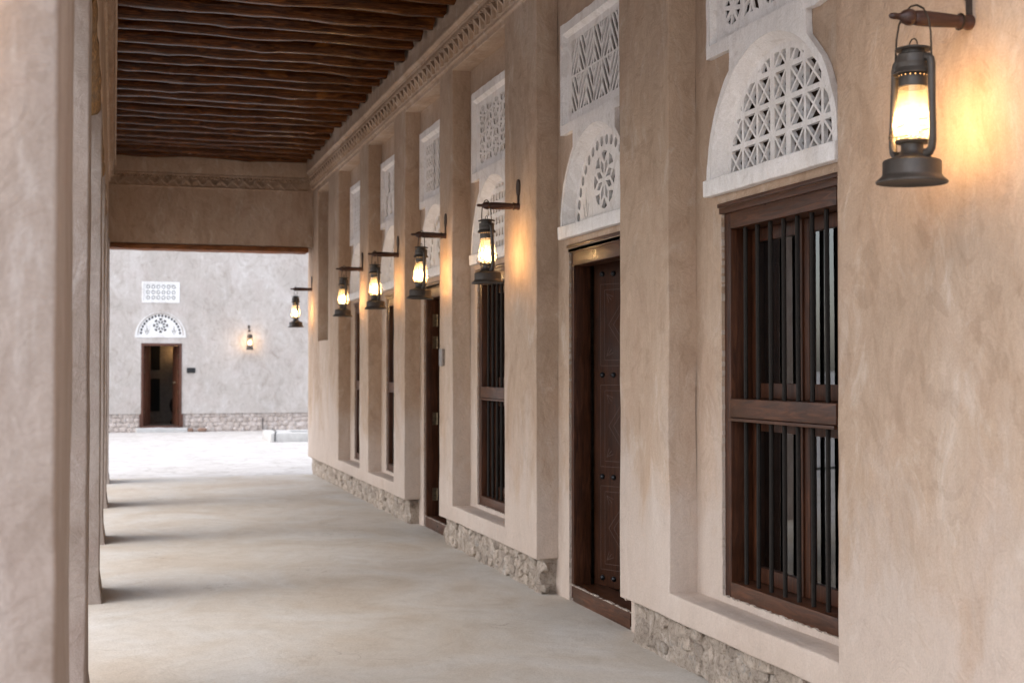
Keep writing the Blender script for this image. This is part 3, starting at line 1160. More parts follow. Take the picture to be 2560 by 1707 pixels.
def window(yc, half, detail=True, nb=8):
    M = frame_right(0, yc)
    z0, z1 = 0.385, 2.19
    fwd = 0.068
    wf, wb = -2.765, -2.895
    f = part_empty("window", (2.8, yc, z0), bld)
    MB().box(-half, -half + fwd, z0, z1, wb, wf, M).build("stile", WOOD, f, bevel=0.005)
    MB().box(half - fwd, half, z0, z1, wb, wf, M).build("stile", WOOD, f, bevel=0.005)
    Hh = MB()
    Hh.box(-half + fwd + .0005, half - fwd - .0005, z1 - .085, z1, wb, wf + .002, M)
    Hh.build("head_rail", WOOD_H, f, bevel=0.005)
    Hh = MB()
    Hh.box(-half + fwd + .0005, half - fwd - .0005, z0, z0 + .075, wb, wf + .004, M)
    Hh.build("bottom_rail", WOOD_H, f, bevel=0.005)
    # lintel moulding on top
    L = MB()
    L.box(-half - .02, half + .02, z1 - .010, z1 + .0195, -2.78, -2.748, M)
    L.box(-half - .02, half + .02, z1 + .020, z1 + .04, -2.78, -2.738, M)
    L.build("lintel_moulding", WOOD_H, f, bevel=0.004)
    Rm = MB()
    Rm.box(-half + fwd + .001, half - fwd - .001, 1.225, 1.312, -2.88, -2.757, M)
    Rm.build("middle_rail", WOOD_H, f, bevel=0.005)
    Rm = MB()
    Rm.box(-half + fwd + .001, half - fwd - .001, 1.208, 1.223, -2.86, -2.748, M)
    Rm.build("rail_moulding", WOOD_H, f, bevel=0.004)
    iw = half - fwd
    # sashes with panes behind the bars
    for sg in (-1, 1):
        for (a, b) in ((z0 + .077, 1.222), (1.314, z1 - .087)):
            x0, x1 = (-iw + .002, -.012) if sg < 0 else (.012, iw - .002)
            S = MB()
            sw = .045
            S.box(x0, x0 + sw, a, b, -2.915, -2.875, M)
            S.box(x1 - sw, x1, a, b, -2.915, -2.875, M)
            S.box(x0 + sw, x1 - sw, a, a + .07, -2.914, -2.876, M)
            S.box(x0 + sw, x1 - sw, b - .06, b, -2.914, -2.876, M)
            S.build("sash", WOOD, f, bevel=0.004)
            P = MB()
            P.box(x0 + sw - .004, x1 - sw + .004, a + .066, b - .056, -2.897, -2.893, M)
            P.build("pane", GLASS, f, smooth=False)
    Mu = MB()
    Mu.box(-.011, .011, z0 + .076, 1.2235, -2.912, -2.868, M)
    Mu.box(-.011, .011, 1.3135, z1 - .086, -2.912, -2.868, M)
    Mu.build("mullion", WOOD, f)
    for i in range(nb):
        u = -iw + .085 + i * .122
        for a, b in ((z0 + .073, 1.228), (1.309, z1 - .083)):
            j = rnd.uniform(-.003, .003)
            B = MB()
            B.tube([M @ Vector((u + j, a, -2.80)), M @ Vector((u, (a + b) / 2, -2.80)), M @ Vector((u - j, b, -2.80))], 0.0105, 8)
            B.build("bar", IRON, f)
    ragged(M, half, z0, z1, f)
    return f

def door_leaf(hx, hy, ang, width, z0=0.085, z1=2.13, near=True):
    """hinged at (hx, hy); ang from the wall plane, opening inwards; +s runs away from the hinge"""
    d = Vector((math.sin(ang), -math.cos(ang) if near else math.cos(ang), 0))
    n = Vector((-abs(d.y), -d.x * (1 if near else -1) * 1.0, 0))
    n = Vector((0, 0, 1)).cross(d)
    if n.x > 0:
        n = -n
    M = Matrix(((d.x, 0, n.x, hx), (d.y, 0, n.y, hy), (0, 1, 0, 0), (0, 0, 0, 1)))
    B = MB()
    B.box(0, width, z0, z1, -0.045, 0, M)
    leaf = B.build("door_leaf", DOORWOOD, bld, bevel=0.004)
    S0 = None
    for r_ in (0.148, 0.777, 1.412, 2.044):
        for c in range(int((width - .04) / .093)):
            u = 0.075 + c * 0.093
            prof = [(0.0175, -0.002), (0.0175, .004), (0.014, .011), (0.008, .0155), (0.0, .017)]
            T = M @ Matrix.Translation((u, r_, 0))
            mm = MB()
            mm.lathe(prof, 12, T, cap=False)
            mm.build("stud", STUDMETAL, leaf, angle=70)
    C = MB()
    def line(pts, w_=.0035):
        for p, q in zip(pts, pts[1:]):
            a, b = Vector((p[0], p[1], .0012)), Vector((q[0], q[1], .0012))
            e = (b - a).normalized()
            s_ = Vector((-e.y, e.x, 0)) * w_ / 2
            C.add([M @ (a - s_), M @ (b - s_), M @ (b + s_), M @ (a + s_)], [(0, 1, 2, 3)])
    w2 = width - .06
    for a, b in ((.20, .72), (.84, 1.35), (1.47, 1.98)):
        for k in (0, .035):
            line([(.06 + k, a + k), (w2 - k, a + k), (w2 - k, b - k), (.06 + k, b - k), (.06 + k, a + k)])
        cx0, cz = (.06 + w2) / 2, (a + b) / 2
        for k in (.07, .11):
            line([(cx0 - k, cz), (cx0, cz + k * 1.3), (cx0 + k, cz), (cx0, cz - k * 1.3), (cx0 - k, cz)])
        for sx in (-1, 1):
            for sz in (-1, 1):
                px, pz = cx0 + sx * (w2 / 2 - .08), cz + sz * ((b - a) / 2 - .06)
                for q in range(3):
                    aa = math.radians(20 + 25 * q)
                    line([(px, pz), (px - sx * .06 * math.cos(aa), pz - sz * .06 * math.sin(aa))])
    C.build("carving", CARVE, leaf, smooth=False)
    return leaf

def door(yc, half, mode):
    M = frame_right(0, yc)
    z1 = 2.19
    f = part_empty("door_frame", (2.8, yc, 0), bld)
    MB().box(-half, -half + .045, 0.0, z1, -2.88, -2.765, M).build("jamb", WOOD, f, bevel=0.005)
    MB().box(half - .045, half, 0.0, z1, -2.88, -2.765, M).build("jamb", WOOD, f, bevel=0.005)
    MB().box(-half + .045, half - .045, z1 - .095, z1, -2.88, -2.762, M).build("head", WOOD_H, f, bevel=0.005)
    L = MB()
    L.box(-half - .015, half + .015, z1 - .010, z1 + .0195, -2.78, -2.75, M)
    L.box(-half - .015, half + .015, z1 + .020, z1 + .04, -2.78, -2.738, M)
    L.build("lintel_moulding", WOOD_H, f, bevel=0.004)
    T = MB()
    T.box(-half + .046, half - .046, 0.0, 0.10, -2.95, -2.758, M)
    T.build("threshold", WOOD_H, f, bevel=0.006)
    H = MB()
    for zz in (1.897, 1.694, .992, .296):
        H.box(-half + .0445, -half + .0485, zz - .055, zz + .055, -2.872, -2.828, M)
    if mode == 'open':
        for k, zz in enumerate((1.897, 1.694, .992, .296)):
            h_ = MB()
            h_.box(-half + .0445, -half + .049, zz - .058, zz + .058, -2.865, -2.822, M)
            for q in range(5):
                h_.tube([M @ Vector((-half + .05, zz - .055 + q * .0225, -2.867)), M @ Vector((-half + .05, zz - .036 + q * .0225, -2.867))], .008, 8)
            h_.build("hinge", BRASS, f)
    ragged(M, half, 0.10, z1, f)
    w_ = half - .05
    if mode == 'ajar':
        door_leaf(2.905, yc + half - .03, R(27.5), w_)
        door_leaf(2.905, yc - half + .05, R(70), w_, near=False)
    else:
        door_leaf(2.905, yc + half - .04, R(97), w_)
        door_leaf(2.905, yc - half + .05, R(80), w_, near=False)
    return f

for (y0, y1, kd, half, yc, ap, rp) in bays:
    recess(y0, y1, kd, half, yc)
    vent_panel((y0 + y1) / 2, ap, rp)
    if kd == 'window':
        window(yc, half, nb=int((2 * (half - .068) - .10) / .122) + 1)
    else:
        door(yc, half, 'ajar' if yc < 8 else 'open')
recess(1.25, 2.77, 'window', 0.5, 2.01, False)
MB().box(2.80, 2.86, 1.3, 2.7, 0.3, 2.3).build("shutter", WOOD, bld)

# dim rooms behind, closed so that only the openings light them
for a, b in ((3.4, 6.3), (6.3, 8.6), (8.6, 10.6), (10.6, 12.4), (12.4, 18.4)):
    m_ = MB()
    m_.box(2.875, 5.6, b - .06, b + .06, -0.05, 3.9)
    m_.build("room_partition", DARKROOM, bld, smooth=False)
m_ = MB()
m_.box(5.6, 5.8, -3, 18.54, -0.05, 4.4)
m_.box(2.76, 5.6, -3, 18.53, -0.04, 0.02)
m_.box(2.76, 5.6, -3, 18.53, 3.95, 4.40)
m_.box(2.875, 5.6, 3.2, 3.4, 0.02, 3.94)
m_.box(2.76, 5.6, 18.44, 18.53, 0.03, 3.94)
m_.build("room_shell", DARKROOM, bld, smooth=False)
# upper wall and roof slab
m_ = MB()
m_.box(2.76, 5.8, -3, 18.54, 4.41, 5.4)
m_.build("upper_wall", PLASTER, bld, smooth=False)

# cornice: stepped profile run along the wall
def run_profile(pts, y0, y1, step, mat, name, parent, amp=0.004):
    ys_ = frange(y0, y1, step)
    vs_, fs_ = [], []
    n = len(pts)
    for y in ys_:
        for p in pts:
            v = Vector((p[0], y, p[1]))
            vs_.append(v + nvec(v, 2.2, amp) + nvec(v, 12, amp * .35))
    for j in range(len(ys_) - 1):
        for i in range(n - 1):
            a = j * n + i
            fs_.append((a, a + 1, a + n + 1, a + n))
    me = bpy.data.meshes.new(name)
    me.from_pydata(vs_, [], fs_)
    me.update()
    return fin(name, me, mat, parent, angle=25)
cor = [(2.62, 3.885), (2.588, 3.888), (2.578, 3.900), (2.578, 3.918), (2.588, 3.928), (2.580, 3.935), (2.528, 4.085), (2.530, 4.092), (2.512, 4.098), (2.500, 4.110), (2.500, 4.130), (2.512, 4.142), (2.515, 4.150), (2.512, 4.28), (2.514, 4.45), (2.70, 4.45)]
cor_o = run_profile(cor, -3, 18.1, 0.12, PLASTER, "cornice", bld)

def frieze(P0, along, upv, out, length, w_=0.155, h_=0.085, h2=0.05):
    """zigzag ribbon with a row of small blocks above it"""
    m_ = MB()
    P0, along, upv, out = Vector(P0), Vector(along), Vector(upv).normalized(), Vector(out).normalized()
    def quadbox(a, b, th, d):
        e = (b - a).normalized()
        s_ = e.cross(out).normalized() * th / 2
        base = [a - s_, b - s_, b + s_, a + s_]
        top = [p + out * d for p in base]
        m_.add(base + top, [(4, 5, 6, 7), (0, 1, 5, 4), (1, 2, 6, 5), (2, 3, 7, 6), (3, 0, 4, 7)])
    n = int(length / w_)
    for i in range(n):
        a = P0 + along * (i * w_)
        j = rnd.uniform(-.004, .004)
        mid = a + along * (w_ / 2 + j)
        quadbox(a + upv * h_, mid + upv * .004, .022, .030)
        quadbox(mid + upv * .004, a + along * w_ + upv * h_, .022, .0295)
    n2 = int(length / 0.052)
    for i in range(n2):
        a = P0 + along * (i * .052 + rnd.uniform(-.002, .002)) + upv * (h_ + .016)
        c = a + along * .026
        pts = [a, c + upv * -.0, a + along * .052 * .86, c + upv * (h2 * .8)]
        apex = c + upv * h2 * .32 + out * .022
        m_.add([pts[0], pts[2], pts[3], apex], [(0, 1, 3), (1, 2, 3), (2, 0, 3)])
    return m_
upR = Vector((2.528 - 2.580, 0, 4.085 - 3.935))
frieze((2.580 - .002, 18.05, 3.938), (0, -1, 0), upR, (-upR.z, 0, upR.x), 16.0).build("carved_frieze", PLASTER, cor_o, kind="stuff", smooth=False)

# card reader on the pilaster between the second door and the third window
m_ = MB()
m_.box(2.575, 2.597, 10.56, 10.665, 1.475, 1.615)
cr = m_.build("card_reader", GREYBOX, None, bevel=0.004)
tag(cr, "small grey metal card reader box on the pilaster beside the far doorway with brass hinges", "card reader")

# ------------------------------------------------------------------ end header across the walkway
hd = thing("end_header", "brown plaster beam wall with carved zigzag band across the far end of the walkway", "wall", (1.27, 18.3, 3.1))
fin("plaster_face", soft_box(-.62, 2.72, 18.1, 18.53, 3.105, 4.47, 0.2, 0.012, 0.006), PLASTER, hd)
m_ = MB()
for z_, t_ in ((3.868, .016), (4.034, .018)):
    m_.box(-.06, 2.54, 18.078, 18.102, z_ - t_ / 2, z_ + t_ / 2)
m_.box(-.06, 2.52, 18.07, 18.101, 4.05, 4.40)
m_.build("moulding", PLASTER, hd, bevel=0.005)
frieze((-.03, 18.098, 3.882), (1, 0, 0), (0, 0, 1), (0, -1, 0), 2.55).build("carved_frieze", PLASTER, hd, kind="stuff", smooth=False)
lm = soft_box(-.60, 2.54, 18.085, 18.42, 3.035, 3.102, 0.1, 0.012, 0.006, amp2=0.006)
fin("timber_lintel", lm, LINTELWOOD, hd, label="rough orange brown timber under the beam")

# ------------------------------------------------------------------ left arcade
wl = thing("arcade_upper_wall", "tan plaster wall carried on the left columns, with carved cornice and fibrous timber lintels", "wall", (-.35, 8, 3.1))
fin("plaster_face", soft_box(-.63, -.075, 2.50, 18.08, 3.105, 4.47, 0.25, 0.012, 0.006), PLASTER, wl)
corL = [(-.09, 3.885), (-.062, 3.888), (-.052, 3.90), (-.052, 3.918), (-.062, 3.928), (-.056, 3.935), (-.010, 4.085), (-.012, 4.092), (.004, 4.098), (.014, 4.11), (.014, 4.13), (.004, 4.142), (.002, 4.15), (.004, 4.28), (.002, 4.45), (-.2, 4.45)]
corL_o = run_profile(list(reversed(corL)), 2.5, 18.08, 0.12, PLASTER, "cornice", wl)
upL = Vector((.046, 0, .15))
frieze((-.054, 2.6, 3.938), (0, 1, 0), upL, (upL.z, 0, -upL.x), 15.4).build("carved_frieze", PLASTER, corL_o, kind="stuff", smooth=False)
cols = [  # x face, y near, y far, x back
    (-0.100, 2.54, 3.50, -0.72, "nearest plaster column at the left edge, blurred, with warm lantern light high on its face"),
    (-0.100, 5.55, 6.15, -0.66, "second plaster column from the front on the left, lit pinkish grey"),
    (-0.078, 8.62, 9.22, -0.66, "third plaster column on the left, its foot spreading onto the floor in the middle of the row"),
    (-0.074, 11.50, 12.10, -0.66, "fourth plaster column on the left, mostly hidden behind the third"),
    (-0.066, 14.48, 15.08, -0.66, "fifth plaster column on the left, thin strip before the last one"),
    (-0.055, 17.52, 18.10, -0.66, "farthest plaster column on the left at the end of the walkway"),
]
for i, (xf_, ya, yb, xb_, lab) in enumerate(cols):
    me = soft_box(xb_, xf_, ya, yb, -0.01, 3.11, 0.13, 0.009, 0.005, flare=0.02)
    c = fin("plaster_column", me, PLASTER_COL)
    tag(c, lab or "plaster column of the left arcade standing behind the camera, out of the picture", "column", "plaster columns along the left of the walkway")
for (xa, ya, yb, xb_, _), (xc, yc2, yd, xd, _) in zip(cols[:5], cols[1:6]):
    m_ = MB()
    for k in range(4):
        x = -0.138 - k * 0.125
        n = 16
        pts = []
        for q in range(n + 1):
            y = yb - .12 + (yc2 - yb + .24) * q / n
            pts.append(Vector((x, y, 3.085)) + nvec(Vector((x * 5, y * 2.2, k)), 1, 0.012))
        m_.tube(pts, [0.062 + 0.008 * noise.noise(Vector((k, q * .7, ya))) for q in range(n + 1)], 10)
    m_.build("timber_lintel", PALMWOOD, wl, angle=80)

# ------------------------------------------------------------------ ceiling
rf = thing("pole_ceiling", "dark varnished wooden pole ceiling over the walkway", "ceiling", (1.25, 8, 4.2))
m_ = MB()
m_.box(-.66, 2.75, 2.45, 18.52, 4.47, 4.75)
m_.build("roof_slab", PLASTER, rf, smooth=False)
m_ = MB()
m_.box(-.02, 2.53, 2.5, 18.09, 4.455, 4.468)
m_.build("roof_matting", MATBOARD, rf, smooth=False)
y = 17.92
i = 0
while y > 2.6:
    pr = random.Random(100 + i)
    r0 = 0.074 + pr.uniform(-.009, .010)
    n, seg = 30, 14
    vs_, fs_ = [], []
    bend = pr.uniform(-.045, .045)
    x0, x1 = -.05, 2.478 + pr.uniform(-.012, .012)
    kn = [(pr.uniform(.05, .95), pr.uniform(.006, .016), pr.uniform(.02, .05), pr.uniform(0, 6.28)) for _ in range(5)]
    for a in range(n + 1):
        t_ = a / n
        x = x0 + (x1 - x0) * t_
        cyy = y + bend * math.sin(math.pi * t_) + .020 * noise.noise(Vector((x * 1.6, i * 3.1, 0)))
        czz = 4.292 + .018 * noise.noise(Vector((x * 1.4, i * 2.3, 9))) + pr.uniform(-.001, .001)
        rr = r0 * (1 + .06 * (t_ - .5)) * (1 + .10 * noise.noise(Vector((x * 3.0, i * 5.7, 2))))
        for q in range(seg):
            th = 2 * math.pi * q / seg + .25
            c_, s_ = math.cos(th), math.sin(th)
            # squarish section
            k_ = 1.0 / max(abs(c_) ** 4 + abs(s_) ** 4, 1e-6) ** .25
            rad = rr * (0.35 + 0.65 * k_) * .97
            for (tk, ak, wk, pk) in kn:
                rad += ak * math.exp(-((t_ - tk) / wk) ** 2) * max(0, math.cos(th - pk))
            rad += .004 * noise.noise(Vector((x * 8, th * 2, i)))
            jx = pr.uniform(-.008, .008) if a == n else 0
            vs_.append((x + jx, cyy + rad * c_, czz + rad * s_ * .95))
    for a in range(n):
        for q in range(seg):
            q2 = (q + 1) % seg
            fs_.append((a * seg + q, (a + 1) * seg + q, (a + 1) * seg + q2, a * seg + q2))
    fs_.append(tuple(n * seg + q for q in reversed(range(seg)))[::-1])
    fs_.append(tuple(q for q in range(seg)))
    me = bpy.data.meshes.new("ceiling_pole")
    me.from_pydata(vs_, [], fs_)
    bm = bmesh.new()
    bm.from_mesh(me)
    bmesh.ops.recalc_face_normals(bm, faces=bm.faces)
    bm.to_mesh(me)
    bm.free()
    fin("ceiling_pole", me, POLE, rf, angle=50)
    y -= 0.385 + pr.uniform(-.03, .03)
    i += 1

# ------------------------------------------------------------------ lanterns and brackets
def make_lantern(name, label, tube_deg, group):
    t = thing(name, label, "lantern", group=group)
    MB().lathe([(0.0, .014), (.060, .014), (.094, .010), (.106, .003), (.1085, 0.0), (.110, .003), (.1095, .006), (.101, .014), (.092, .022), (.0895, .028), (.0895, .066), (.086, .071), (.060, .080), (.040, .092), (.034, .104), (.034, .122), (.0, .122)], 40, cap=False).build("fuel_tank", LANTERN, t, angle=40)
    MB().lathe([(.028, .123), (.050, .124), (.053, .129), (.050, .134), (.030, .136), (.022, .150), (.0, .152)], 32, cap=False).build("burner", LANTERN, t, angle=40)
    MB().lathe([(.042, .134), (.053, .148), (.0605, .168), (.0605, .185), (.056, .215), (.0495, .25), (.0445, .28), (.0425, .302)], 40, cap=False).build("glass_globe", GLOBE, t, angle=90)
    MB().lathe([(.0, .150), (.012, .152), (.0155, .165), (.0155, .205), (.011, .222), (.0, .228)], 16, cap=False).build("bulb", BULB, t, angle=90)
    MB().lathe([(.040, .296), (.0435, .300), (.0435, .345), (.0415, .350), (.040, .350), (.040, .296)], 36, cap=False).build("chimney_collar", LANTERN, t, angle=40)
    hd_ = MB().lathe([(.041, .346), (.060, .338), (.0615, .341), (.056, .350), (.0500, .358), (.0500, .372), (.0508, .374), (.0500, .376), (.0500, .398), (.046, .402), (.038, .403), (.0, .403)], 40, cap=False).build("hood", LANTERN, t, angle=35)
    g = MB()
    for k in range(18):
        a = 2 * math.pi * k / 18
        c = Vector((.0442 * math.cos(a), .0442 * math.sin(a), .334))
        e1, e2 = Vector((-math.sin(a), math.cos(a), 0)), Vector((0, 0, 1))
        g.add([c + e1 * .0022 * math.cos(q) + e2 * .0022 * math.sin(q) for q in [i_ * 1.0472 for i_ in range(6)]], [(0, 1, 2, 3, 4, 5)])
    g.build("vent_glow_discs", HOLEGLOW, hd_, smooth=False)  # glowing discs on the collar in place of cut, lamp-lit holes
    MB().lathe([(.0, .403), (.036, .403), (.036, .418), (.0, .418)], 32, cap=False).build("chimney_neck", LANTERN, t, angle=35)
    MB().lathe([(.030, .417), (.054, .414), (.0565, .416), (.055, .420), (.030, .427), (.0, .429)], 36, cap=False).build("cap", LANTERN, t, angle=35)
    a0 = R(tube_deg)
    e = Vector((math.cos(a0), math.sin(a0), 0))
    for sg in (1, -1):
        d = e * sg
        pts = [(.046, .385), (.058, .386), (.067, .378), (.071, .362), (.072, .33), (.074, .25), (.077, .17), (.078, .125), (.075, .104), (.066, .092), (.055, .088)]
        pts = [d * p[0] + Vector((0, 0, p[1])) for p in pts]
        MB().tube(pts, [.0125, .0125, .0125, .0125, .012, .012, .012, .0125, .0125, .014, .017], 12).build("side_tube", LANTERN, t, angle=80)
    # bail handle over the arm
    pts = [e * .074 + Vector((0, 0, .355)), e * .070 + Vector((0, 0, .40)), e * .067 + Vector((0, 0, .46)), e * .058 + Vector((0, 0, .505)), e * .038 + Vector((0, 0, .538)), e * .012 + Vector((0, 0, .554))]
    pts = pts + [Vector((-p.x, -p.y, p.z)) for p in reversed(pts)]
    MB().tube(pts, .0032, 6).build("bail_handle", WIRE, t, angle=80)
    MB().tube([Vector((.016 * math.cos(q), .0, .429 + .022 * math.sin(q))) for q in [math.pi * k / 8 for k in range(9)]], .0022, 6).build("lift_loop", WIRE, t)
    w_ = MB()
    for ph in (0.0, 1.57):
        ring = []
        for k in range(24):
            q = 2 * math.pi * k / 24
            ring.append((.071 * math.cos(q), .071 * math.sin(q), .165 + .028 * math.sin(q + ph + a0)))
        w_.tube(ring, .0016, 5, closed=True)
    w_.build("wire_guard", WIRE, t, angle=80)
    cx_, cy_ = .078 * math.cos(a0 + 2.6), .078 * math.sin(a0 + 2.6)
    MB().lathe([(.013, .080), (.013, .094), (.019, .095), (.019, .101), (.0, .103)], 16, Matrix.Translation((cx_, cy_, 0)), cap=False).build("filler_cap", LANTERN, t, angle=40)
    return t

def make_bracket(name, label, group):
    """arm runs along -X from the wall at x = 0; origin on the arm axis at the wall"""
    t = thing(name, label, "bracket", group=group)
    T = Matrix.Rotation(-math.pi / 2, 4, 'Y')      # lathe axis Z -> -X
    prof = [(.0, .0), (.024, .0), (.025, .012), (.020, .020), (.0225, .03), (.0225, .045), (.0185, .052), (.021, .06), (.0235, .12), (.0245, .17), (.0235, .20), (.0195, .208), (.0255, .216), (.026, .228), (.021, .244), (.0115, .256), (.0095, .268), (.0105, .276), (.0085, .29), (.0, .298)]
    MB().lathe(prof, 18, T, cap=False).build("turned_arm", ARMWOOD, t, angle=50)
    S = MB()
    S.box(-.012, .002, -.008, .008, -.02, .09)
    vs_ = [(-.012, math.cos(q) * .034, .125 + math.sin(q) * .056) for q in [2 * math.pi * k / 20 for k in range(20)]]
    vs_ += [(0.000, p[1], p[2]) for p in vs_]
    S.add(vs_, [tuple(range(20))] + [(k, k + 20, (k + 1) % 20 + 20, (k + 1) % 20) for k in range(20)])
    S.build("wall_plate", STRAP, t, angle=50)
    MB().tube([Vector((-.04, .0245 * math.cos(q), .0245 * math.sin(q))) for q in [2 * math.pi * k / 14 for k in range(14)]], .0035, 6, closed=True).build("collar_wire", WIRE, t)
    return t

def clone(o, **kw):
    c = o.copy()
    COL.objects.link(c)
    for ch in list(o.children):
        d = ch.copy()
        COL.objects.link(d)
        d.parent = c
        for g in ch.children:
            h = g.copy()
            COL.objects.link(h)
            h.parent = d
    return c

GL, GB = "hurricane lanterns hanging along the walkway wall", "turned wooden arms holding the lanterns"
spots = [
    (3.59, -74, "large lit hurricane lantern nearest the camera, hanging in the upper right corner",
     "thick wooden arm at the upper right corner holding the nearest lantern"),
    (8.48, -78, "lit hurricane lantern hanging in front of the pilaster left of the half open studded door",
     "wooden arm with oval plate on the pilaster left of the studded door"),
    (10.52, -80, "lit hurricane lantern hanging above the grey card reader box",
     "wooden arm with oval plate above the grey card reader box"),
    (12.42, -75, "lit hurricane lantern left of the doorway with brass hinges, fourth from the front",
     "wooden arm on the narrow pilaster left of the doorway with brass hinges"),
    (14.31, -79, "lit hurricane lantern on the pilaster between the two farthest windows",
     "wooden arm on the pilaster between the two farthest windows"),
    (18.17, -80, "small looking lit hurricane lantern hanging at the far corner against the courtyard wall",
     "thin looking wooden arm at the far corner against the bright courtyard wall"),
]
L0 = make_lantern("hurricane_lantern", spots[0][2], 0, GL)
B0 = make_bracket("lantern_bracket", spots[0][3], GB)
for i, (yy, ang, ll, bl_) in enumerate(spots):
    L_ = L0 if i == 0 else clone(L0)
    B_ = B0 if i == 0 else clone(B0)
    L_.location = (2.382, yy, 2.028 if i == 0 else 2.018)
    L_.rotation_euler = (R((0, 1.5, -1, 1, -1.2, .6)[i]), R((1.2, 0, .8, -.6, .9, -.4)[i]), R(ang))
    B_.location = (2.6, yy, 2.548 if i == 0 else 2.538)
    B_.rotation_euler = (0, R((0, -.5, .6, .4, -.6, .3)[i]), 0)
    L_['label'], B_['label'] = ll, bl_
# the lantern on the near column, just outside the left edge: its glow is what warms that column
L_ = clone(L0)
L_.location = (-.43, 2.27, 2.018)
L_.rotation_euler = (0, 0, R(40))
L_['label'] = "lit hurricane lantern on the near left column, only its warm glow on the plaster shows"
B_ = clone(B0)
B_.location = (-.43, 2.54, 2.538)
B_.rotation_euler = (0, 0, R(90))
B_['label'] = "wooden arm on the near face of the nearest left column"

# ------------------------------------------------------------------ far courtyard building
FY = 31.9
fb = thing("courtyard_building", "pale grey plaster building across the courtyard with white vents above a narrow doorway", "building", (1.1, FY, 0))
Mf = frame_far(0, 0)
DX0, DX1 = .611, 1.53
outer_ = rect(-12, 10, 0.405, 6.5)
outer_ = [(-12, .405), (DX0 + .003, .405), (DX0 + .003, 2.04), (DX1 - .003, 2.04), (DX1 - .003, .405), (10, .405), (10, 6.5), (-12, 6.5)]
fin("plaster_wall", fret(outer_, [rect(.66, 1.44, 3.02, 3.45)] + [semicircle(.50, 2.22, 24, 1.045)], -FY - .35, -FY, Mf), PLASTER_SKYLIT, fb, smooth=False)
MB().box(-12, DX0 + .0, FY + .045, FY + .34, -.05, .40).box(DX1, 10, FY + .045, FY + .34, -.05, .40).build("plinth_core", RUBBLE_FAR, fb, smooth=False)
# rubble stones of the plinth, each its own piece where seen
stones = []
for k in range(7):
    bm = bmesh.new()
    bmesh.ops.create_icosphere(bm, subdivisions=2, radius=0.5)
    for v in bm.verts:
        q = v.co.copy()
        c = Vector([math.copysign(abs(a) ** .6 * .5 ** .4, a) for a in q])
        v.co = c + nvec(c + Vector((k * 9, 0, 0)), 2.2, .16)
    me = bpy.data.meshes.new("stone")
    bm.to_mesh(me)
    bm.free()
    me.materials.append(RUBBLE_FAR)
    me.shade_smooth()
    stones.append(me)
def put_stone(x, z, wx, wz, parent, y=FY + .055, dep=.07):
    o = bpy.data.objects.new("stone", rnd.choice(stones))
    COL.objects.link(o)
    o.parent = parent
    o.matrix_parent_inverse = Matrix.Translation(-Vector(parent.location))
    o.location = (x, y, z)
    o.scale = (wx, dep, wz)
    o.rotation_euler = (rnd.uniform(-.2, .2), rnd.uniform(-.15, .15), 0)
for row in range(4):
    z = .04 + row * .105
    for (xa, xb) in ((-.35, DX0 - .02), (DX1 + .02, 4.6)):
        x = xa + rnd.uniform(0, .1)
        while x < xb - .04:
            wx = rnd.uniform(.10, .24)
            if x + wx > xb:
                wx = xb - x
            put_stone(x + wx / 2, z + rnd.uniform(-.015, .015), wx * 1.08, rnd.uniform(.10, .15), fb)
            x += wx
# white vents
def far_rings():
    hs_ = []
    for i in range(6):
        for j in range(3):
            x, z = 1.048 + (i - 2.5) * .115, 3.235 + (j - 1) * .125
            for k in range(8):
                a = math.pi / 4 * k + math.pi / 8
                hs_.append([(x + .026 * math.cos(a - .3), z + .026 * math.sin(a - .3)), (x + .047 * math.cos(a - .28), z + .050 * math.sin(a - .28)), (x + .047 * math.cos(a + .28), z + .050 * math.sin(a + .28)), (x + .026 * math.cos(a + .3), z + .026 * math.sin(a + .3))])
    return hs_
v = fin("vent_panel", fret(rect(.62, 1.472, 2.99, 3.475), [rect(.655, 1.437, 3.03, 3.44)], -FY - .03, -FY + .012, Mf), WHITE_FAR, fb, label="white rectangular vent with three rows of rings", smooth=False)
fin("square_grille", fret(rect(.65, 1.442, 3.025, 3.445), far_rings(), -FY - .045, -FY - .005, Mf), WHITE_FAR, v, smooth=False)
MB().box(.64, 1.46, FY + .11, FY + .13, 3.0, 3.46).build("vent_back", DARKCLOTH, v, smooth=False)
Ma = frame_far(1.045, 0)
out_ = [(.576, 2.178)] + [(p[0], p[1]) for p in semicircle(.576, 2.20, 32)] + [(-.576, 2.178)]
out_ = [(-.576, 2.178), (.576, 2.178)] + semicircle(.576, 2.19, 32)
v = fin("vent_panel", fret(out_, [semicircle(.525, 2.235, 32)], -FY - .03, -FY + .015, Ma), WHITE_FAR, fb, label="white half round vent with a rosette and a row of round holes", smooth=False)
fin("arch_grille", fret([(p[0], p[1]) for p in semicircle(.535, 2.228, 32)], [[(p[0], p[1] + 2.235) for p in h] for h in pat_dots(.49)], -FY - .045, -FY - .006, Ma), WHITE_FAR, v, smooth=False)
MB().box(.50, 1.59, FY + .11, FY + .13, 2.2, 2.76).build("vent_back", DARKCLOTH, v, smooth=False)
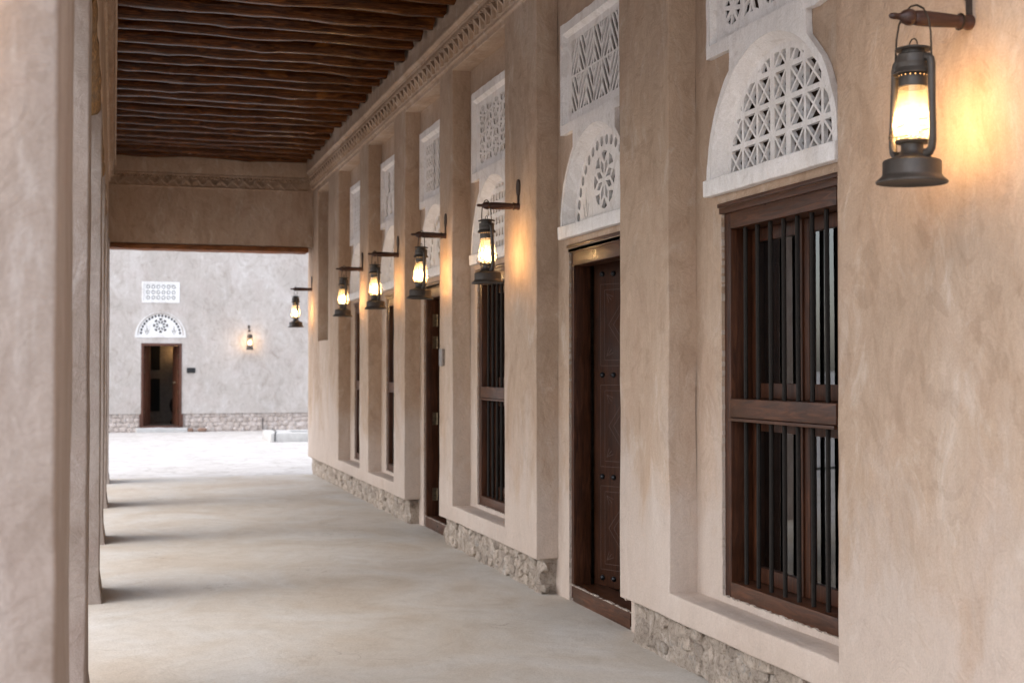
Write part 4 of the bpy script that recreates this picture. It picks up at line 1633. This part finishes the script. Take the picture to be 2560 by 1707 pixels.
# doorway
F = MB()
F.box(DX0, DX0 + .055, FY - .01, FY + .12, .125, 2.046)
F.box(DX1 - .055, DX1, FY - .01, FY + .12, .125, 2.046)
F.box(DX0 + .055, DX1 - .055, FY - .012, FY + .12, 1.985, 2.046)
F.box(DX0 - .03, DX1 + .03, FY - .03, FY + .12, .09, .124)
F.box(DX0 - .03, DX0 - .001, FY - .012, FY + .04, .125, .40)
F.box(DX1 + .001, DX1 + .03, FY - .012, FY + .04, .125, .40)
f = F.build("door_frame", WOOD_RED, fb, bevel=0.004)
for sg, xh in ((1, DX0 + .06), (-1, DX1 - .06)):
    an = R(68 if sg > 0 else 74)
    d = Vector((math.cos(an) * sg, math.sin(an), 0))
    n_ = Vector((-d.y, d.x, 0))
    Ml = Matrix(((d.x, 0, n_.x, xh), (d.y, 0, n_.y, FY + .10), (0, 1, 0, 0), (0, 0, 0, 1)))
    m_ = MB()
    m_.box(0, .40, .13, 1.98, -.02, .02, Ml)
    lf = m_.build("door_leaf", WOOD_RED, fb, bevel=.003)
    for z_ in (.45, .9, 1.38, 1.75):
        m_ = MB()
        m_.box(.0, .02, z_ - .045, z_ + .045, -.024, .024, Ml)
        m_.build("hinge", BRASS, lf, smooth=False)
m_ = MB()
m_.box(DX1 - .19, DX1 - .12, FY + .28, FY + .31, 1.12, 1.145)
m_.build("door_handle", BRASS, lf, smooth=False)
# step below the door
fin("door_step", soft_box(.50, 1.66, FY - .16, FY + .04, -.04, .085, .09, .02, .012, amp2=.008), STONEPALE, fb)
# dim room inside with two wall niches, a jar and a lamp
m_ = MB()
m_.box(-.6, 3.2, FY + 3.0, FY + 3.1, 0, 3.2)
m_.box(-.7, -.6, FY + .36, FY + 3.1, 0, 3.2)
m_.box(3.2, 3.3, FY + .36, FY + 3.1, 0, 3.2)
m_.box(-.7, 3.3, FY + .36, FY + 3.1, 3.2, 3.3)
m_.box(-.7, 3.3, FY + .30, FY + 3.1, .0, .10)
m_.build("room_shell", FARROOM, fb, smooth=False)
m_ = MB()
m_.box(.66, 1.13, FY + 2.93, FY + 2.998, 1.42, 2.15)
m_.box(.66, 1.13, FY + 2.93, FY + 2.998, .38, 1.20)
m_.build("dark_cabinet", DARKCLOTH, fb, smooth=False)
jar = MB().lathe([(0, .10), (.16, .10), (.17, .14), (.09, .26), (.08, .34), (.15, .42), (.18, .55), (.15, .68), (.08, .76), (.06, .82), (.09, .86), (.0, .88)], 20, Matrix.Translation((1.50, FY + 1.9, 0)), cap=False).build("jar", DARKCLOTH)
tag(jar, "dark jar shaped silhouette standing inside the courtyard doorway", "jar")
# lantern on the far wall, with bracket; plaque; kerb block; small things
L_ = clone(L0)
L_.location = (3.07, FY - .24, 1.90)
L_.scale = (.86, .86, .86)
L_.rotation_euler = (0, 0, R(20))
L_['label'] = "small lit lantern on the pale wall across the courtyard, right of the doorway"
L_['group'] = "lanterns across the courtyard"
B_ = clone(B0)
B_.location = (3.07, FY - .005, 2.345)
B_.scale = (.8, .8, .8)
B_.rotation_euler = (0, 0, R(90))
B_['label'] = "bracket of the lantern on the pale wall across the courtyard"
B_['group'] = "lantern brackets across the courtyard"
L_ = clone(L0)
L_.location = (1.66, FY + 2.75, 1.74)
L_.scale = (.8, .8, .8)
L_['label'] = "dim warm lamp glowing inside the courtyard doorway, at its top right corner"
L_['group'] = "lanterns across the courtyard"
m_ = MB()
m_.box(1.642, 1.835, FY - .022, FY - .002, 1.356, 1.478)
m_.build("name_plate", BLACKBOX, None, bevel=.004)
tag(bpy.data.objects["name_plate"], "small black plate on the pale wall beside the courtyard doorway", "plaque")
# low stone curb block with a slot, to the right in the courtyard
kb = thing("stone_curb", "low pale stone block with a dark slot standing in the courtyard by the far corner", "curb", (3.9, 27.6, 0))
m_ = MB()
m_.box(3.02, 5.4, 26.80, 27.12, -.03, .165)
m_.box(3.02, 3.50, 27.13, 28.3, -.03, .165)
m_.box(3.51, 5.4, 27.95, 28.3, -.03, .165)
m_.build("rim", STONEPALE, kb, bevel=.02)
MB().box(3.51, 5.4, 27.13, 27.94, -.03, .02).build("basin", DARKCLOTH, kb, smooth=False)
cb = MB().tube([(3.10, 26.79, .0), (3.10, 26.785, .15), (3.11, 26.83, .18), (3.2, 27.5, .175), (3.22, 28.25, .18), (3.22, 28.33, .05), (3.3, 30.5, .0), (3.4, FY - .02, .02), (3.4, FY - .02, .3)], .011, 6).build("cable", BLACKBOX)
tag(cb, "thin dark cable running over the corner of the pale stone block", "cable")
for k, (x, s_) in enumerate(((1.34, .17), (1.62, .20))):
    o = bpy.data.objects.new("loose_stone", stones[k].copy())
    o.data.materials[0] = REDSTONE
    COL.objects.link(o)
    o.location = (x + .38, FY - .10, .02)
    o.scale = (s_, .12, .10)
    tag(o, ("small reddish stone at the wall foot just right of the courtyard doorstep" if k == 0 else "larger reddish stone at the wall foot, farther from the courtyard doorstep"), "stone", "reddish stones at the courtyard wall")
